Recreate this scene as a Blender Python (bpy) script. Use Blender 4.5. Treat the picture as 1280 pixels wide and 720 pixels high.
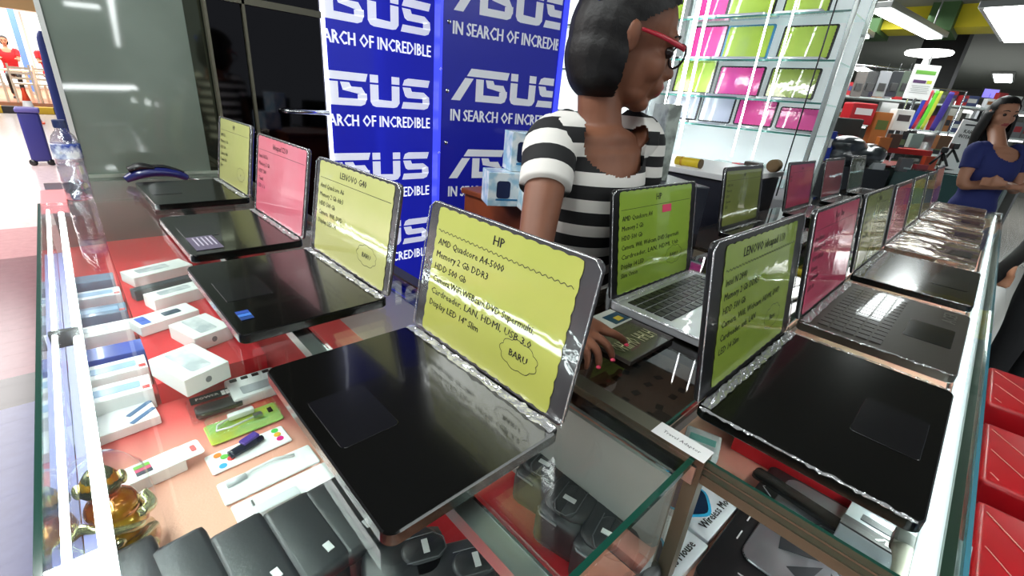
import bpy, bmesh, math, random
from mathutils import Vector, Matrix, Euler
random.seed(7)
C = bpy.context.scene.collection
for _o in list(bpy.data.objects): bpy.data.objects.remove(_o)
PI = math.pi
# ------------------------------------------------------------------ camera
CR = Vector((0.7258702, -0.68265173, 0.08425598)); CU = Vector((0.20909476, 0.33569433, 0.91847085)); CF = Vector((0.65527996, 0.64907313, -0.38640942))
EYE = Vector((0, 0, 1.35)); FPX = 561.68
cd = bpy.data.cameras.new('camera'); cam = bpy.data.objects.new('camera', cd); C.objects.link(cam)
cd.sensor_width = 36; cd.lens = FPX / 1280 * 36; cd.clip_start = .02; cd.clip_end = 200
M = Matrix((( CR.x, CU.x, -CF.x, EYE.x), (CR.y, CU.y, -CF.y, EYE.y), (CR.z, CU.z, -CF.z, EYE.z), (0, 0, 0, 1)))
cam.matrix_world = M
bpy.context.scene.camera = cam
# ------------------------------------------------------------------ world, lamps, exposure
W = bpy.data.worlds.new('world'); bpy.context.scene.world = W; W.use_nodes = True
W.node_tree.nodes['Background'].inputs[0].default_value = (.62, .70, .78, 1)
W.node_tree.nodes['Background'].inputs[1].default_value = .27
vs = bpy.context.scene.view_settings
vs.view_transform = 'Standard'; vs.look = 'None'; vs.gamma = 1; vs.exposure = 0.25; vs.use_curve_mapping = False
def area(name, loc, sx, sy, power, rot=(0, 0, 0), color=(1, 1, 1)):
    l = bpy.data.lights.new(name, 'AREA'); l.shape = 'RECTANGLE'; l.size = sx; l.size_y = sy; l.energy = power; l.color = color
    o = bpy.data.objects.new(name, l); C.objects.link(o); o.location = loc; o.rotation_euler = rot
    return o
area('concourse_light', (-2.6, 7.5, 3.3), 3.0, 9.0, 620, color=(1, .95, .93))
area('store_light', (-1.2, 20.5, 3.3), 7, 6, 900, color=(1, .97, .92))
area('kiosk_light', (6.2, 2.4, 2.62), 2.6, 2.6, 95, color=(.97, 1, 1))
area('hall_light', (12.5, -2.6, 2.62), 4, 1.6, 200)
area('overhead_light', (-.36, 1.2, 2.66), .22, 2.2, 46, color=(.95, 1, .98))
area('overhead_light_right', (2.0, -2.3, 2.66), 2.4, .25, 34, color=(.95, 1, .98))

def px_z(px, py, z):
    d = CR*(px-640) - CU*(py-360) + CF*FPX; return EYE + d*((z-EYE.z)/d.z)
def px_x(px, py, x):
    d = CR*(px-640) - CU*(py-360) + CF*FPX; return EYE + d*(x/d.x)
def px_y(px, py, y):
    d = CR*(px-640) - CU*(py-360) + CF*FPX; return EYE + d*(y/d.y)
def px_d(px, py, dd):
    d = CR*(px-640) - CU*(py-360) + CF*FPX; return EYE + d*(dd/FPX)
# ------------------------------------------------------------------ materials
def hx(r, g=None, b=None):
    def l(c):
        c /= 255; return c/12.92 if c <= .04045 else ((c+.055)/1.055)**2.4
    return (l(r), l(g), l(b), 1)
MT = {}
def P(name, col, rough=.5, metal=0, coat=0, emit=0, bump=0, bscale=60, col2=None, cscale=8, spec=None, bdist=.004, trans=0, alpha=1, distort=.4, crinkle=0, detail=3):
    if name in MT: return MT[name]
    m = bpy.data.materials.new(name); m.use_nodes = True; nt = m.node_tree; N = nt.nodes; L = nt.links
    b = N['Principled BSDF']; b.inputs['Base Color'].default_value = col; b.inputs['Roughness'].default_value = rough; b.inputs['Metallic'].default_value = metal
    b.inputs['Coat Weight'].default_value = coat; b.inputs['Coat Roughness'].default_value = .04; b.inputs['Coat IOR'].default_value = 1.75 if name.startswith('card_') or name == 'lid_grey_film' else 1.5
    if spec is not None: b.inputs['Specular IOR Level'].default_value = spec
    if trans: b.inputs['Transmission Weight'].default_value = trans
    if emit: b.inputs['Emission Color'].default_value = col; b.inputs['Emission Strength'].default_value = emit
    if alpha < 1: b.inputs['Alpha'].default_value = alpha
    tc = N.new('ShaderNodeTexCoord')
    if col2:
        n = N.new('ShaderNodeTexNoise'); n.inputs['Scale'].default_value = cscale; n.inputs['Detail'].default_value = detail; L.new(tc.outputs['Object'], n.inputs['Vector'])
        r = N.new('ShaderNodeValToRGB'); r.color_ramp.elements[0].position = .42; r.color_ramp.elements[1].position = .58
        r.color_ramp.elements[0].color = col; r.color_ramp.elements[1].color = col2
        L.new(n.outputs[0], r.inputs[0]); L.new(r.outputs[0], b.inputs['Base Color'])
    if bump:
        n = N.new('ShaderNodeTexNoise'); n.inputs['Scale'].default_value = bscale; n.inputs['Distortion'].default_value = distort; L.new(tc.outputs['Object'], n.inputs['Vector'])
        u = N.new('ShaderNodeBump'); u.inputs['Strength'].default_value = bump; u.inputs['Distance'].default_value = bdist
        L.new(n.outputs[0], u.inputs['Height'])
        if coat: L.new(u.outputs[0], b.inputs['Coat Normal'])
        else: L.new(u.outputs[0], b.inputs['Normal'])
    MT[name] = m; return m
def glassy(name, tint, ior=1.45, rough=.015, gl=(1, 1, 1, 1), bump=0, bscale=40, boost=0):
    if name in MT: return MT[name]
    m = bpy.data.materials.new(name); m.use_nodes = True; nt = m.node_tree; N = nt.nodes; L = nt.links; N.clear()
    t = N.new('ShaderNodeBsdfTransparent'); t.inputs[0].default_value = tint
    g = N.new('ShaderNodeBsdfGlossy'); g.inputs['Roughness'].default_value = rough; g.inputs[0].default_value = gl
    f = N.new('ShaderNodeFresnel')
    ge = N.new('ShaderNodeNewGeometry'); mr = N.new('ShaderNodeMapRange'); mr.inputs['To Min'].default_value = ior; mr.inputs['To Max'].default_value = 1/ior   # same fresnel on both faces
    L.new(ge.outputs['Backfacing'], mr.inputs[0]); L.new(mr.outputs[0], f.inputs[0])
    x = N.new('ShaderNodeMixShader'); o = N.new('ShaderNodeOutputMaterial')
    src = f.outputs[0]
    if boost:
        a = N.new('ShaderNodeMath'); a.operation = 'ADD'; a.use_clamp = True; a.inputs[1].default_value = boost; L.new(src, a.inputs[0]); src = a.outputs[0]
    L.new(src, x.inputs[0]); L.new(t.outputs[0], x.inputs[1]); L.new(g.outputs[0], x.inputs[2]); L.new(x.outputs[0], o.inputs[0])
    if bump:
        tc = N.new('ShaderNodeTexCoord'); n = N.new('ShaderNodeTexNoise'); n.inputs['Scale'].default_value = bscale; n.inputs['Distortion'].default_value = 1.2; L.new(tc.outputs['Object'], n.inputs['Vector'])
        u = N.new('ShaderNodeBump'); u.inputs['Strength'].default_value = bump; u.inputs['Distance'].default_value = .004
        L.new(n.outputs[0], u.inputs['Height']); L.new(u.outputs[0], g.inputs['Normal']); L.new(u.outputs[0], f.inputs['Normal'])
    MT[name] = m; return m
def emis(name, col, s):
    if name in MT: return MT[name]
    m = bpy.data.materials.new(name); m.use_nodes = True; N = m.node_tree.nodes; N.clear()
    e = N.new('ShaderNodeEmission'); e.inputs[0].default_value = col; e.inputs[1].default_value = s
    o = N.new('ShaderNodeOutputMaterial'); m.node_tree.links.new(e.outputs[0], o.inputs[0]); MT[name] = m; return m
def stripes(name, axis, period, ca, cb, phase=0, duty=.5, rough=.8):
    m = bpy.data.materials.new(name); m.use_nodes = True; N = m.node_tree.nodes; L = m.node_tree.links
    b = N['Principled BSDF']; b.inputs['Roughness'].default_value = rough
    tc = N.new('ShaderNodeTexCoord'); d = N.new('ShaderNodeVectorMath'); d.operation = 'DOT_PRODUCT'; d.inputs[1].default_value = axis
    L.new(tc.outputs['Object'], d.inputs[0])
    a = N.new('ShaderNodeMath'); a.operation = 'MULTIPLY_ADD'; a.inputs[1].default_value = 1/period; a.inputs[2].default_value = phase; L.new(d.outputs['Value'], a.inputs[0])
    f = N.new('ShaderNodeMath'); f.operation = 'FRACT'; L.new(a.outputs[0], f.inputs[0])
    g = N.new('ShaderNodeMath'); g.operation = 'GREATER_THAN'; g.inputs[1].default_value = duty; L.new(f.outputs[0], g.inputs[0])
    x = N.new('ShaderNodeMix'); x.data_type = 'RGBA'; x.inputs[6].default_value = ca; x.inputs[7].default_value = cb; L.new(g.outputs[0], x.inputs[0]); L.new(x.outputs[2], b.inputs['Base Color'])
    return m
black = P('black_plastic', hx(22, 22, 24), .35)
gloss_black = P('black_gloss', hx(10, 10, 12), .06)
deck_black = P('wrapped_black_deck', hx(10, 10, 9), .16, spec=.35, coat=.25, bump=.06, bscale=14)
deck_grey = P('wrapped_grey_deck', hx(52, 47, 39), .42, metal=.2, coat=.15, bump=.12, bscale=14)
deck_chrome = P('wrapped_bronze_deck', hx(176, 158, 142), .2, metal=.8, bump=1, bscale=9, bdist=.02)
deck_silver = P('silver_deck', hx(190, 192, 196), .3, metal=.5, coat=1, bump=.2, bscale=20)
lid_black = P('lid_black', hx(16, 16, 18), .35, coat=.3, bump=.15, bscale=25)
lid_grey = P('lid_grey_film', hx(66, 64, 66), .25, coat=1, bump=.3, bscale=30)
alu = P('aluminium', hx(168, 170, 168), .3, metal=.9)
alu_dark = P('aluminium_bronze', hx(98, 95, 80), .4, metal=.45)
chrome = P('chrome', hx(215, 218, 220), .12, metal=1)
white = P('white_card', hx(238, 238, 236), .45)
white_gloss = P('white_gloss', hx(240, 240, 240), .15)
red_cloth = P('red_cloth', hx(196, 22, 34), .7, bump=.2, bscale=300)
glass = glassy('counter_glass', (.93, .975, .955, 1), 1.5)
glass_thin = glassy('display_glass', (.93, .97, .95, 1), 1.35)
glass_edge = P('glass_edge_green', hx(16, 62, 50), .12, coat=.5)
film = glassy('plastic_film', (.93, .93, .93, 1), 1.5, .08, bump=1.0, bscale=60, boost=.10)
crinkle = P('crinkled_film', hx(225, 226, 228), .12, metal=.55, bump=1, bscale=70, alpha=.6)
tube_white = emis('tube_light', (.93, 1, .98, 1), 14)
tube_strip = emis('counter_strip_light', (.93, .98, 1, 1), 20)
ink = P('ink', hx(22, 20, 24), .6)
# ------------------------------------------------------------------ mesh building
class MB:
    def __init__(s): s.v = []; s.f = []; s.m = []
    def add(s, vs_, fs, mi=0, mat=None):
        o = len(s.v)
        s.v += [tuple((mat @ Vector(v)) if mat else v) for v in vs_]
        s.f += [tuple(i+o for i in f) for f in fs]; s.m += [mi]*len(fs); return s
    def box(s, c, d, mi=0, mat=None, rz=0, bev=0):
        bm = bmesh.new(); bmesh.ops.create_cube(bm, size=1)
        for v in bm.verts: v.co = Vector((v.co.x*d[0], v.co.y*d[1], v.co.z*d[2]))
        if bev: bmesh.ops.bevel(bm, geom=list(bm.edges), offset=bev, segments=2, affect='EDGES', profile=.6)
        T = Matrix.Translation(c) @ Matrix.Rotation(rz, 4, 'Z')
        if mat: T = mat @ T
        return s.bm(bm, mi, T)
    def bm(s, bm, mi=0, mat=None):
        bm.verts.index_update()
        s.add([v.co.copy() for v in bm.verts], [[v.index for v in f.verts] for f in bm.faces], mi, mat); bm.free(); return s
    def slab(s, w, d, h, r, c=(0, 0, 0), mi=0, mat=None, n=5, bev=0.0015):
        """rounded-corner plate, w along x, d along y, h along z, centred, bevelled rims"""
        def ring(ins, z):
            out = []; rr = max(r-ins, .0005)
            for (sx, sy, a0) in ((1, 1, 0), (-1, 1, 90), (-1, -1, 180), (1, -1, 270)):
                for k in range(n+1):
                    a = math.radians(a0+90*k/n)
                    out.append((c[0]+sx*(w/2-ins-rr)+rr*math.cos(a), c[1]+sy*(d/2-ins-rr)+rr*math.sin(a), c[2]+z))
            return out
        R_ = [ring(bev, -h/2), ring(0, -h/2+bev), ring(0, h/2-bev), ring(bev, h/2)]
        k = len(R_[0]); vv = sum(R_, []); ff = [tuple(reversed(range(k)))]
        for j in range(3):
            for i in range(k): ff.append((j*k+i, j*k+(i+1) % k, (j+1)*k+(i+1) % k, (j+1)*k+i))
        ff.append(tuple(range(3*k, 4*k))); return s.add(vv, ff, mi, mat)
    def tube(s, pts, r, n=8, mi=0, mat=None, caps=True):
        pts = [Vector(p) for p in pts]; rs = r if isinstance(r, (list, tuple)) else [r]*len(pts)
        vv = []; ff = []; ref = None
        for i, p in enumerate(pts):
            t = (pts[min(i+1, len(pts)-1)]-pts[max(i-1, 0)]).normalized()
            if ref is None: ref = t.orthogonal().normalized()
            u = (ref - t*ref.dot(t)); u = u.normalized() if u.length > 1e-6 else t.orthogonal().normalized(); ref = u
            w = t.cross(u)
            for k in range(n):
                a = 2*PI*k/n; vv.append(p+(u*math.cos(a)+w*math.sin(a))*rs[i])
        for i in range(len(pts)-1):
            for k in range(n): ff.append((i*n+k, i*n+(k+1) % n, (i+1)*n+(k+1) % n, (i+1)*n+k))
        if caps: ff.append(tuple(reversed(range(n)))); ff.append(tuple(range((len(pts)-1)*n, len(pts)*n)))
        return s.add(vv, ff, mi, mat)
    def lathe(s, prof, n=20, c=(0, 0, 0), mi=0, mat=None):
        vv = []; ff = []
        for r, z in prof:
            for k in range(n):
                a = 2*PI*k/n; vv.append((c[0]+r*math.cos(a), c[1]+r*math.sin(a), c[2]+z))
        for j in range(len(prof)-1):
            for k in range(n): ff.append((j*n+k, j*n+(k+1) % n, (j+1)*n+(k+1) % n, (j+1)*n+k))
        ff.append(tuple(reversed(range(n)))); ff.append(tuple(range((len(prof)-1)*n, len(prof)*n)))
        return s.add(vv, ff, mi, mat)
    def prism(s, poly, z0, z1, mi=0, mat=None):
        n = len(poly); vv = [(x, y, z0) for x, y in poly]+[(x, y, z1) for x, y in poly]
        ff = [tuple(reversed(range(n))), tuple(range(n, 2*n))]+[(i, (i+1) % n, n+(i+1) % n, n+i) for i in range(n)]
        return s.add(vv, ff, mi, mat)
    def ell(s, c, r, mi=0, axes=None, n=14, m=10):
        X = axes or (Vector((1, 0, 0)), Vector((0, 1, 0)), Vector((0, 0, 1))); c = Vector(c); vv = [c-X[2]*r[2]]; ff = []
        for j in range(1, m):
            ph = -PI/2+PI*j/m
            for k in range(n):
                a = 2*PI*k/n; vv.append(c+X[0]*(r[0]*math.cos(ph)*math.cos(a))+X[1]*(r[1]*math.cos(ph)*math.sin(a))+X[2]*(r[2]*math.sin(ph)))
        vv.append(c+X[2]*r[2])
        for k in range(n): ff.append((0, 1+(k+1) % n, 1+k))
        for j in range(m-2):
            for k in range(n): ff.append((1+j*n+k, 1+j*n+(k+1) % n, 1+(j+1)*n+(k+1) % n, 1+(j+1)*n+k))
        L_ = len(vv)-1
        for k in range(n): ff.append((L_, 1+(m-2)*n+k, 1+(m-2)*n+(k+1) % n))
        return s.add(vv, ff, mi)
    def limb(s, pts, side, n=16, mi=0, sub=4):
        """pts: list of (point, r_side, r_other); smooth tapered closed tube"""
        P_ = [Vector(p[0]) for p in pts]; out = []
        for i in range(len(pts)-1):
            p0, p1, p2, p3 = P_[max(i-1, 0)], P_[i], P_[i+1], P_[min(i+2, len(pts)-1)]
            for k in range(sub):
                t = k/sub; q = .5*((2*p1)+(p2-p0)*t+(2*p0-5*p1+4*p2-p3)*t*t+(3*p1-p0-3*p2+p3)*t**3)
                e = t*t*(3-2*t); out.append((q, pts[i][1]*(1-e)+pts[i+1][1]*e, pts[i][2]*(1-e)+pts[i+1][2]*e))
        out.append((P_[-1], pts[-1][1], pts[-1][2])); vv = []; ff = []; side = Vector(side)
        for i, (p, a, b) in enumerate(out):
            t = (out[min(i+1, len(out)-1)][0]-out[max(i-1, 0)][0]).normalized()
            u = side-t*side.dot(t); u = u.normalized() if u.length > 1e-4 else t.orthogonal().normalized(); w = t.cross(u)
            for k in range(n):
                an = 2*PI*k/n; vv.append(p+u*(a*math.cos(an))+w*(b*math.sin(an)))
        for i in range(len(out)-1):
            for k in range(n): ff.append((i*n+k, i*n+(k+1) % n, (i+1)*n+(k+1) % n, (i+1)*n+k))
        ff.append(tuple(reversed(range(n)))); ff.append(tuple(range((len(out)-1)*n, len(out)*n)))
        return s.add(vv, ff, mi)
    def mesh(s, name, mats, smooth=False):
        me = bpy.data.meshes.new(name); me.from_pydata([tuple(v) for v in s.v], [], s.f)
        for m in (mats if isinstance(mats, (list, tuple)) else [mats]): me.materials.append(m)
        me.polygons.foreach_set('material_index', s.m)
        if smooth: me.polygons.foreach_set('use_smooth', [True]*len(s.f))
        me.update(); return me
    def build(s, name, mats, parent=None, smooth=False, kind=None, label=None, loc=None, rot=None):
        o = bpy.data.objects.new(name, s.mesh(name, mats, smooth)); C.objects.link(o)
        if parent: o.parent = parent
        if kind: o['kind'] = kind
        if label: o['label'] = label
        if loc: o.location = loc
        if rot: o.rotation_euler = rot
        return o
def tag(o, label=None, cat=None, group=None, kind=None):
    if label: o['label'] = label
    if cat: o['category'] = cat
    if group: o['group'] = group
    if kind: o['kind'] = kind
    return o
def thing(name, label, cat, loc=(0, 0, 0), rz=0, group=None):
    o = bpy.data.objects.new(name, None); C.objects.link(o); o.empty_display_size = .05
    o.location = loc; o.rotation_euler = (0, 0, rz); return tag(o, label, cat, group)
_tx = {}
def text_geo(t):
    if t not in _tx:
        c = bpy.data.curves.new('t', 'FONT'); c.body = t; c.size = 1; c.resolution_u = 1
        o = bpy.data.objects.new('t', c); me = bpy.data.meshes.new_from_object(o)
        vv = [v.co.copy() for v in me.vertices]; ff = [tuple(p.vertices) for p in me.polygons]
        bpy.data.objects.remove(o); bpy.data.curves.remove(c); bpy.data.meshes.remove(me); _tx[t] = (vv, ff)
    return _tx[t]
def put_text(mb, t, x, y, size, mat=None, mi=0, width=None, shear=0, bold=0, z=0, clip=None, align='l'):
    vv, ff = text_geo(t)
    if not vv: return
    x0 = min(v.x for v in vv); x1 = max(v.x for v in vv); sx = (width/(x1-x0)) if width else size
    off = {'l': 0, 'c': -(x1-x0)*sx/2, 'r': -(x1-x0)*sx}[align]
    for b in ((0,) if not bold else (-bold, 0, bold)):
        q = [Vector((x+off+(v.x-x0)*sx+v.y*size*shear+b, y+v.y*size, z+(abs(b)*.01))) for v in vv]
        if clip:
            bm = bmesh.new(); vs2 = [bm.verts.new(p) for p in q]
            for f in ff:
                try: bm.faces.new([vs2[i] for i in f])
                except ValueError: pass
            for (co, no) in clip: bmesh.ops.bisect_plane(bm, geom=list(bm.verts)+list(bm.edges)+list(bm.faces), plane_co=co, plane_no=no, clear_outer=True)
            mb.bm(bm, mi, mat)
        else: mb.add(q, ff, mi, mat)
def remesh(mb, name, voxel, mats, parent=None, smooth_it=6, cut=None, matfn=None, solid=0):
    me = mb.mesh(name+'_raw', mats); o = bpy.data.objects.new(name, me); C.objects.link(o)
    r = o.modifiers.new('r', 'REMESH'); r.mode = 'VOXEL'; r.voxel_size = voxel
    s = o.modifiers.new('s', 'SMOOTH'); s.iterations = smooth_it; s.factor = .5
    bpy.context.view_layer.update(); dg = bpy.context.evaluated_depsgraph_get()
    m2 = bpy.data.meshes.new_from_object(o.evaluated_get(dg)); o.modifiers.clear(); o.data = m2; bpy.data.meshes.remove(me); m2.name = name
    if cut:
        bm = bmesh.new(); bm.from_mesh(m2); bmesh.ops.delete(bm, geom=[v for v in bm.verts if cut(v.co)], context='VERTS'); bm.to_mesh(m2); bm.free()
    m2.materials.clear()
    for m in (mats if isinstance(mats, (list, tuple)) else [mats]): m2.materials.append(m)
    for p in m2.polygons:
        p.use_smooth = True
        p.material_index = matfn(p.center) if matfn else 0
    if solid:
        so = o.modifiers.new('so', 'SOLIDIFY'); so.thickness = solid; so.offset = 1
    if parent: o.parent = parent
    return o

# ================================================================== SETTING
def struct(name, mb, mats): return tag(mb.build(name, mats), kind='structure')
def floor_mat():
    m = bpy.data.materials.new('mall_floor'); m.use_nodes = True; N = m.node_tree.nodes; L = m.node_tree.links; b = N['Principled BSDF']
    tc = N.new('ShaderNodeTexCoord'); sp = N.new('ShaderNodeSeparateXYZ'); L.new(tc.outputs['Object'], sp.inputs[0])
    r = N.new('ShaderNodeValToRGB'); r.color_ramp.interpolation = 'CONSTANT'
    mp = N.new('ShaderNodeMapRange'); mp.inputs['From Min'].default_value = 0; mp.inputs['From Max'].default_value = 10; L.new(sp.outputs['Y'], mp.inputs['Value']); L.new(mp.outputs[0], r.inputs[0])
    e = r.color_ramp.elements; e[0].position = 0; e[0].color = hx(74, 80, 124)
    e[1].position = .245; e[1].color = hx(30, 28, 32)
    for p_, c_ in ((.272, hx(128, 78, 86)), (.46, hx(196, 138, 142)), (.545, hx(226, 205, 205)), (.9, hx(232, 222, 218))):
        q = e.new(p_); q.color = c_
    n = N.new('ShaderNodeTexNoise'); n.inputs['Scale'].default_value = 22; n.inputs['Detail'].default_value = 6; L.new(tc.outputs['Object'], n.inputs['Vector'])
    x = N.new('ShaderNodeMix'); x.data_type = 'RGBA'; x.blend_type = 'MULTIPLY'; x.inputs[0].default_value = .35; L.new(r.outputs[0], x.inputs[6]); L.new(n.outputs[0], x.inputs[7])
    rt = N.new('ShaderNodeMapRange'); rt.inputs['From Min'].default_value = 1.2; rt.inputs['From Max'].default_value = 1.6
    # grey stone to the right of the counters
    g = N.new('ShaderNodeMath'); g.operation = 'GREATER_THAN'; g.inputs[1].default_value = 1.2; L.new(sp.outputs['X'], g.inputs[0])
    y = N.new('ShaderNodeMix'); y.data_type = 'RGBA'; L.new(g.outputs[0], y.inputs[0]); L.new(x.outputs[2], y.inputs[6]); y.inputs[7].default_value = hx(120, 118, 112)
    L.new(y.outputs[2], b.inputs['Base Color']); b.inputs['Roughness'].default_value = .22
    bt = N.new('ShaderNodeTexBrick'); bt.inputs['Scale'].default_value = 1.6; bt.inputs['Mortar Size'].default_value = .006; bt.offset = 0; L.new(tc.outputs['Object'], bt.inputs['Vector'])
    u = N.new('ShaderNodeBump'); u.inputs['Strength'].default_value = .3; u.inputs['Distance'].default_value = .003; L.new(bt.outputs['Fac'], u.inputs['Height']); L.new(u.outputs[0], b.inputs['Normal'])
    return m
struct('floor', MB().box((6, 9, -.05), (40, 40, .1)), floor_mat())
struct('ceiling', MB().box((9.5, 3.2, 2.8), (20, 12.4, .1)), P('ceiling_grey', hx(118, 122, 116), .8))
struct('wall_far', MB().box((-1, 26, 1.9), (14, .2, 3.8)), P('far_wall', hx(240, 232, 222), .8))
struct('wall_right', MB().box((19.6, 2.5, 1.4), (.2, 14, 2.8)), P('right_wall', hx(92, 92, 88), .8))
struct('wall_back', MB().box((9.5, 8.6, 1.4), (14, .15, 2.8)), P('back_wall', hx(60, 60, 62), .8))
# ceiling beams and lights seen at the right
beam_y = P('yellow_beam', hx(214, 200, 30), .6); beam_g = P('green_beam', hx(62, 98, 52), .6); beam_t = P('teal_beam', hx(58, 92, 76), .6)
a = px_z(1060, 30, 2.62); 
def ceil_box(name, x0, x1, y0, y1, z0, z1, m, label, cat='beam'):
    o = MB().box(((x0+x1)/2, (y0+y1)/2, (z0+z1)/2), (x1-x0, y1-y0, z1-z0)).build(name, m); return tag(o, label, cat)
yb = px_z(1170, 35, 2.52)
tag(MB().box((yb.x+.25, yb.y-.2, 2.635), (.5, 5.5, .23)).build('trim_1', beam_y), kind='structure')
tag(MB().box((yb.x-1.6, yb.y-.2, 2.70), (.5, 5.5, .1)).build('trim_2', beam_t), kind='structure')
for px_ in (1080, 1172, 1275):
    q = px_z(px_, 40, 2.47); tag(MB().box((yb.x+.2, q.y, 2.61), (.75, .24, .28)).build('trim_3', beam_g), kind='structure')
def ceiling_lamp(pa, pb, wid, label):
    A = px_z(*pa, 2.36); B = px_z(*pb, 2.36); d = (B-A); ln = d.length; ang = math.atan2(d.y, d.x); c = (A+B)/2
    t = thing('ceiling_light', label, 'ceiling light', (c.x, c.y, 2.36), ang, 'ceiling lights over the right hand hall')
    MB().box((0, 0, .025), (ln+.06, wid+.08, .05), bev=.004).build('housing', alu, t)
    MB().box((0, 0, -.004), (ln, wid, .02), bev=.003).build('diffuser', tube_white, t)
    for sx in (-1, 1): MB().tube([(sx*ln*.4, 0, .05), (sx*ln*.4, 0, .39)], .008, 6).build('hanger', alu, t)
ceiling_lamp((1098, 11), (1168, 47), .13, 'long white ceiling light above the round lamp and sign board')
ceiling_lamp((1254, 9), (1274, 51), .22, 'wide white ceiling light panel in the top right corner')
ceiling_lamp((1043, 20), (1080, 47), .10, 'small white ceiling light just right of the glass shelf post')
# ================================================================== GLASS COUNTERS
ZG = .948   # top of the counter glass
def strip(mb, x0, x1, y0, y1, z0, z1, mi=0): return mb.box(((x0+x1)/2, (y0+y1)/2, (z0+z1)/2), (abs(x1-x0), abs(y1-y0), abs(z1-z0)), mi)
def reflection_cloth():
    m = bpy.data.materials.new('red_cloth_with_reflection'); m.use_nodes = True; N = m.node_tree.nodes; L = m.node_tree.links; b = N['Principled BSDF']; b.inputs['Roughness'].default_value = .6
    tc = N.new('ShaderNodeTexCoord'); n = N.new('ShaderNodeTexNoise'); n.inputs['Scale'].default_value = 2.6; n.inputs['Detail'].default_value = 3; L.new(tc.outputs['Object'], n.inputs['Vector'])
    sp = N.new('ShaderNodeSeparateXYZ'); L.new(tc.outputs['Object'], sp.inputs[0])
    # pale bands paint in the ceiling's glass reflection; red is the cloth's own
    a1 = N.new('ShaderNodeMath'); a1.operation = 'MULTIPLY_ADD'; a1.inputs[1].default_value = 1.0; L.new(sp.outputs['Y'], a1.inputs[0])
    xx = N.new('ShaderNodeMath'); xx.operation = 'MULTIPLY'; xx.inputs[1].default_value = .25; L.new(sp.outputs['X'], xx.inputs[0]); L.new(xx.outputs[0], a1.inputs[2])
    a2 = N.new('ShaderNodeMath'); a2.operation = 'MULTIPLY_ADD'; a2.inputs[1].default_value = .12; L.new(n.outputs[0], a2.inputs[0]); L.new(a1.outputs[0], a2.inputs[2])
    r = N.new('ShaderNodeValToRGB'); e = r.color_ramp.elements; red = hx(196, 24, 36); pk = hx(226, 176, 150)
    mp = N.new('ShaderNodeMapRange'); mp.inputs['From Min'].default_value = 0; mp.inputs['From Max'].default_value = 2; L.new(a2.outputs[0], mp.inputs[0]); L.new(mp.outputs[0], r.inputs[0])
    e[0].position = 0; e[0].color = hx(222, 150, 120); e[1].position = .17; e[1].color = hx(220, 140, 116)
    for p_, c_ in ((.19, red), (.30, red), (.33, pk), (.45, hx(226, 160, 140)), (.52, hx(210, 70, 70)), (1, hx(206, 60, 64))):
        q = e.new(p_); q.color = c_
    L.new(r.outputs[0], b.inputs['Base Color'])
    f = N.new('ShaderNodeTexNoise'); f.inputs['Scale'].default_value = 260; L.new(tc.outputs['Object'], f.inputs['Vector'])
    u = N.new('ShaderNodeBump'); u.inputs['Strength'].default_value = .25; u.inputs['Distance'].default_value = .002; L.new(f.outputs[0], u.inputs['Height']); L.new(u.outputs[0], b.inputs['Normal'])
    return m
cloth = reflection_cloth(); ZF = .70
# ---- left counter: x -.093..(.525), y .14..2.3
lc = thing('glass_counter', 'long glass topped display counter on the left with red cloth shelf', 'display counter', (0, 0, 0))
strip(MB(), -.089, .25, -.35, 1.90, ZG-.008, ZG-.0005).build('glass_top', glass, lc)
strip(MB(), .25, .498, .146, 1.90, ZG-.008, ZG-.0005).build('glass_top', glass, lc)
strip(MB(), -.02, .525, 1.904, 2.28, ZG-.008, ZG-.0005).build('glass_top', glass, lc)
strip(MB(), -.094, -.088, -.35, 1.90, .10, ZG).build('glass_pane', glass, lc)
strip(MB(), -.0955, -.0895, -.35, 1.90, ZG-.0075, ZG+.0005).build('glass_edge', glass_edge, lc)
strip(MB(), .2505, .4985, .1385, .1455, ZG-.008, ZG).build('glass_edge', glass_edge, lc)
strip(MB(), .262, .49, .141, .145, .60, ZG-.010).build('glass_pane', glass, lc)
strip(MB(), .4985, .527, .146, 2.28, ZG-.035, ZG+.002).build('rail', alu_dark, lc)
strip(MB(), .4985, .503, .135, 2.28, ZG-.04, ZG-.012).build('rail', alu, lc)
strip(MB(), .502, .525, .128, .146, .05, ZG+.002).build('corner_post', alu_dark, lc)
strip(MB(), .222, .249, -.35, 1.90, ZG-.03, ZG-.0095).build('rail', alu, lc)
strip(MB(), .2465, .250, -.35, 1.90, ZG-.026, ZG-.009).build('rail_lip', chrome, lc)
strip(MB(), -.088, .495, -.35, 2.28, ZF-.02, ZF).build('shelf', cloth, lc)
strip(MB(), -.088, .495, -.35, 2.28, .05, .10).build('plinth', black, lc)
strip(MB(), .488, .495, .15, 2.28, .10, ZG-.04).build('back_panel', P('counter_back', hx(150, 150, 146), .4), lc)
strip(MB(), -.084, .49, 2.272, 2.28, .10, ZG-.01).build('end_panel', alu, lc)
strip(MB(), -.0872, -.060, -.35, 1.90, ZG-.16, ZG-.155).build('channel_or_reflection_strip', P('floor_reflection_lilac', hx(150, 150, 205), .4), lc)  # lilac strip stands in for the floor's reflection, painted as colour
MB().tube([(-.078, -.34, ZG-.018), (-.078, 1.88, ZG-.018)], .0036, 10).build('strip_light', tube_strip, lc, True)
MB().tube([(-.052, -.34, ZG-.030), (-.052, 1.88, ZG-.030)], .0064, 10).build('strip_light', tube_strip, lc, True)
for y_ in (.96,): strip(MB(), -.085, -.048, y_, y_+.012, ZG-.04, ZG-.012).build('tube_clip', black, lc)
for y_ in (.62, 1.25, 1.9): strip(MB(), .48, .497, y_, y_+.03, .10, ZG-.04).build('corner_post', alu, lc)
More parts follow.
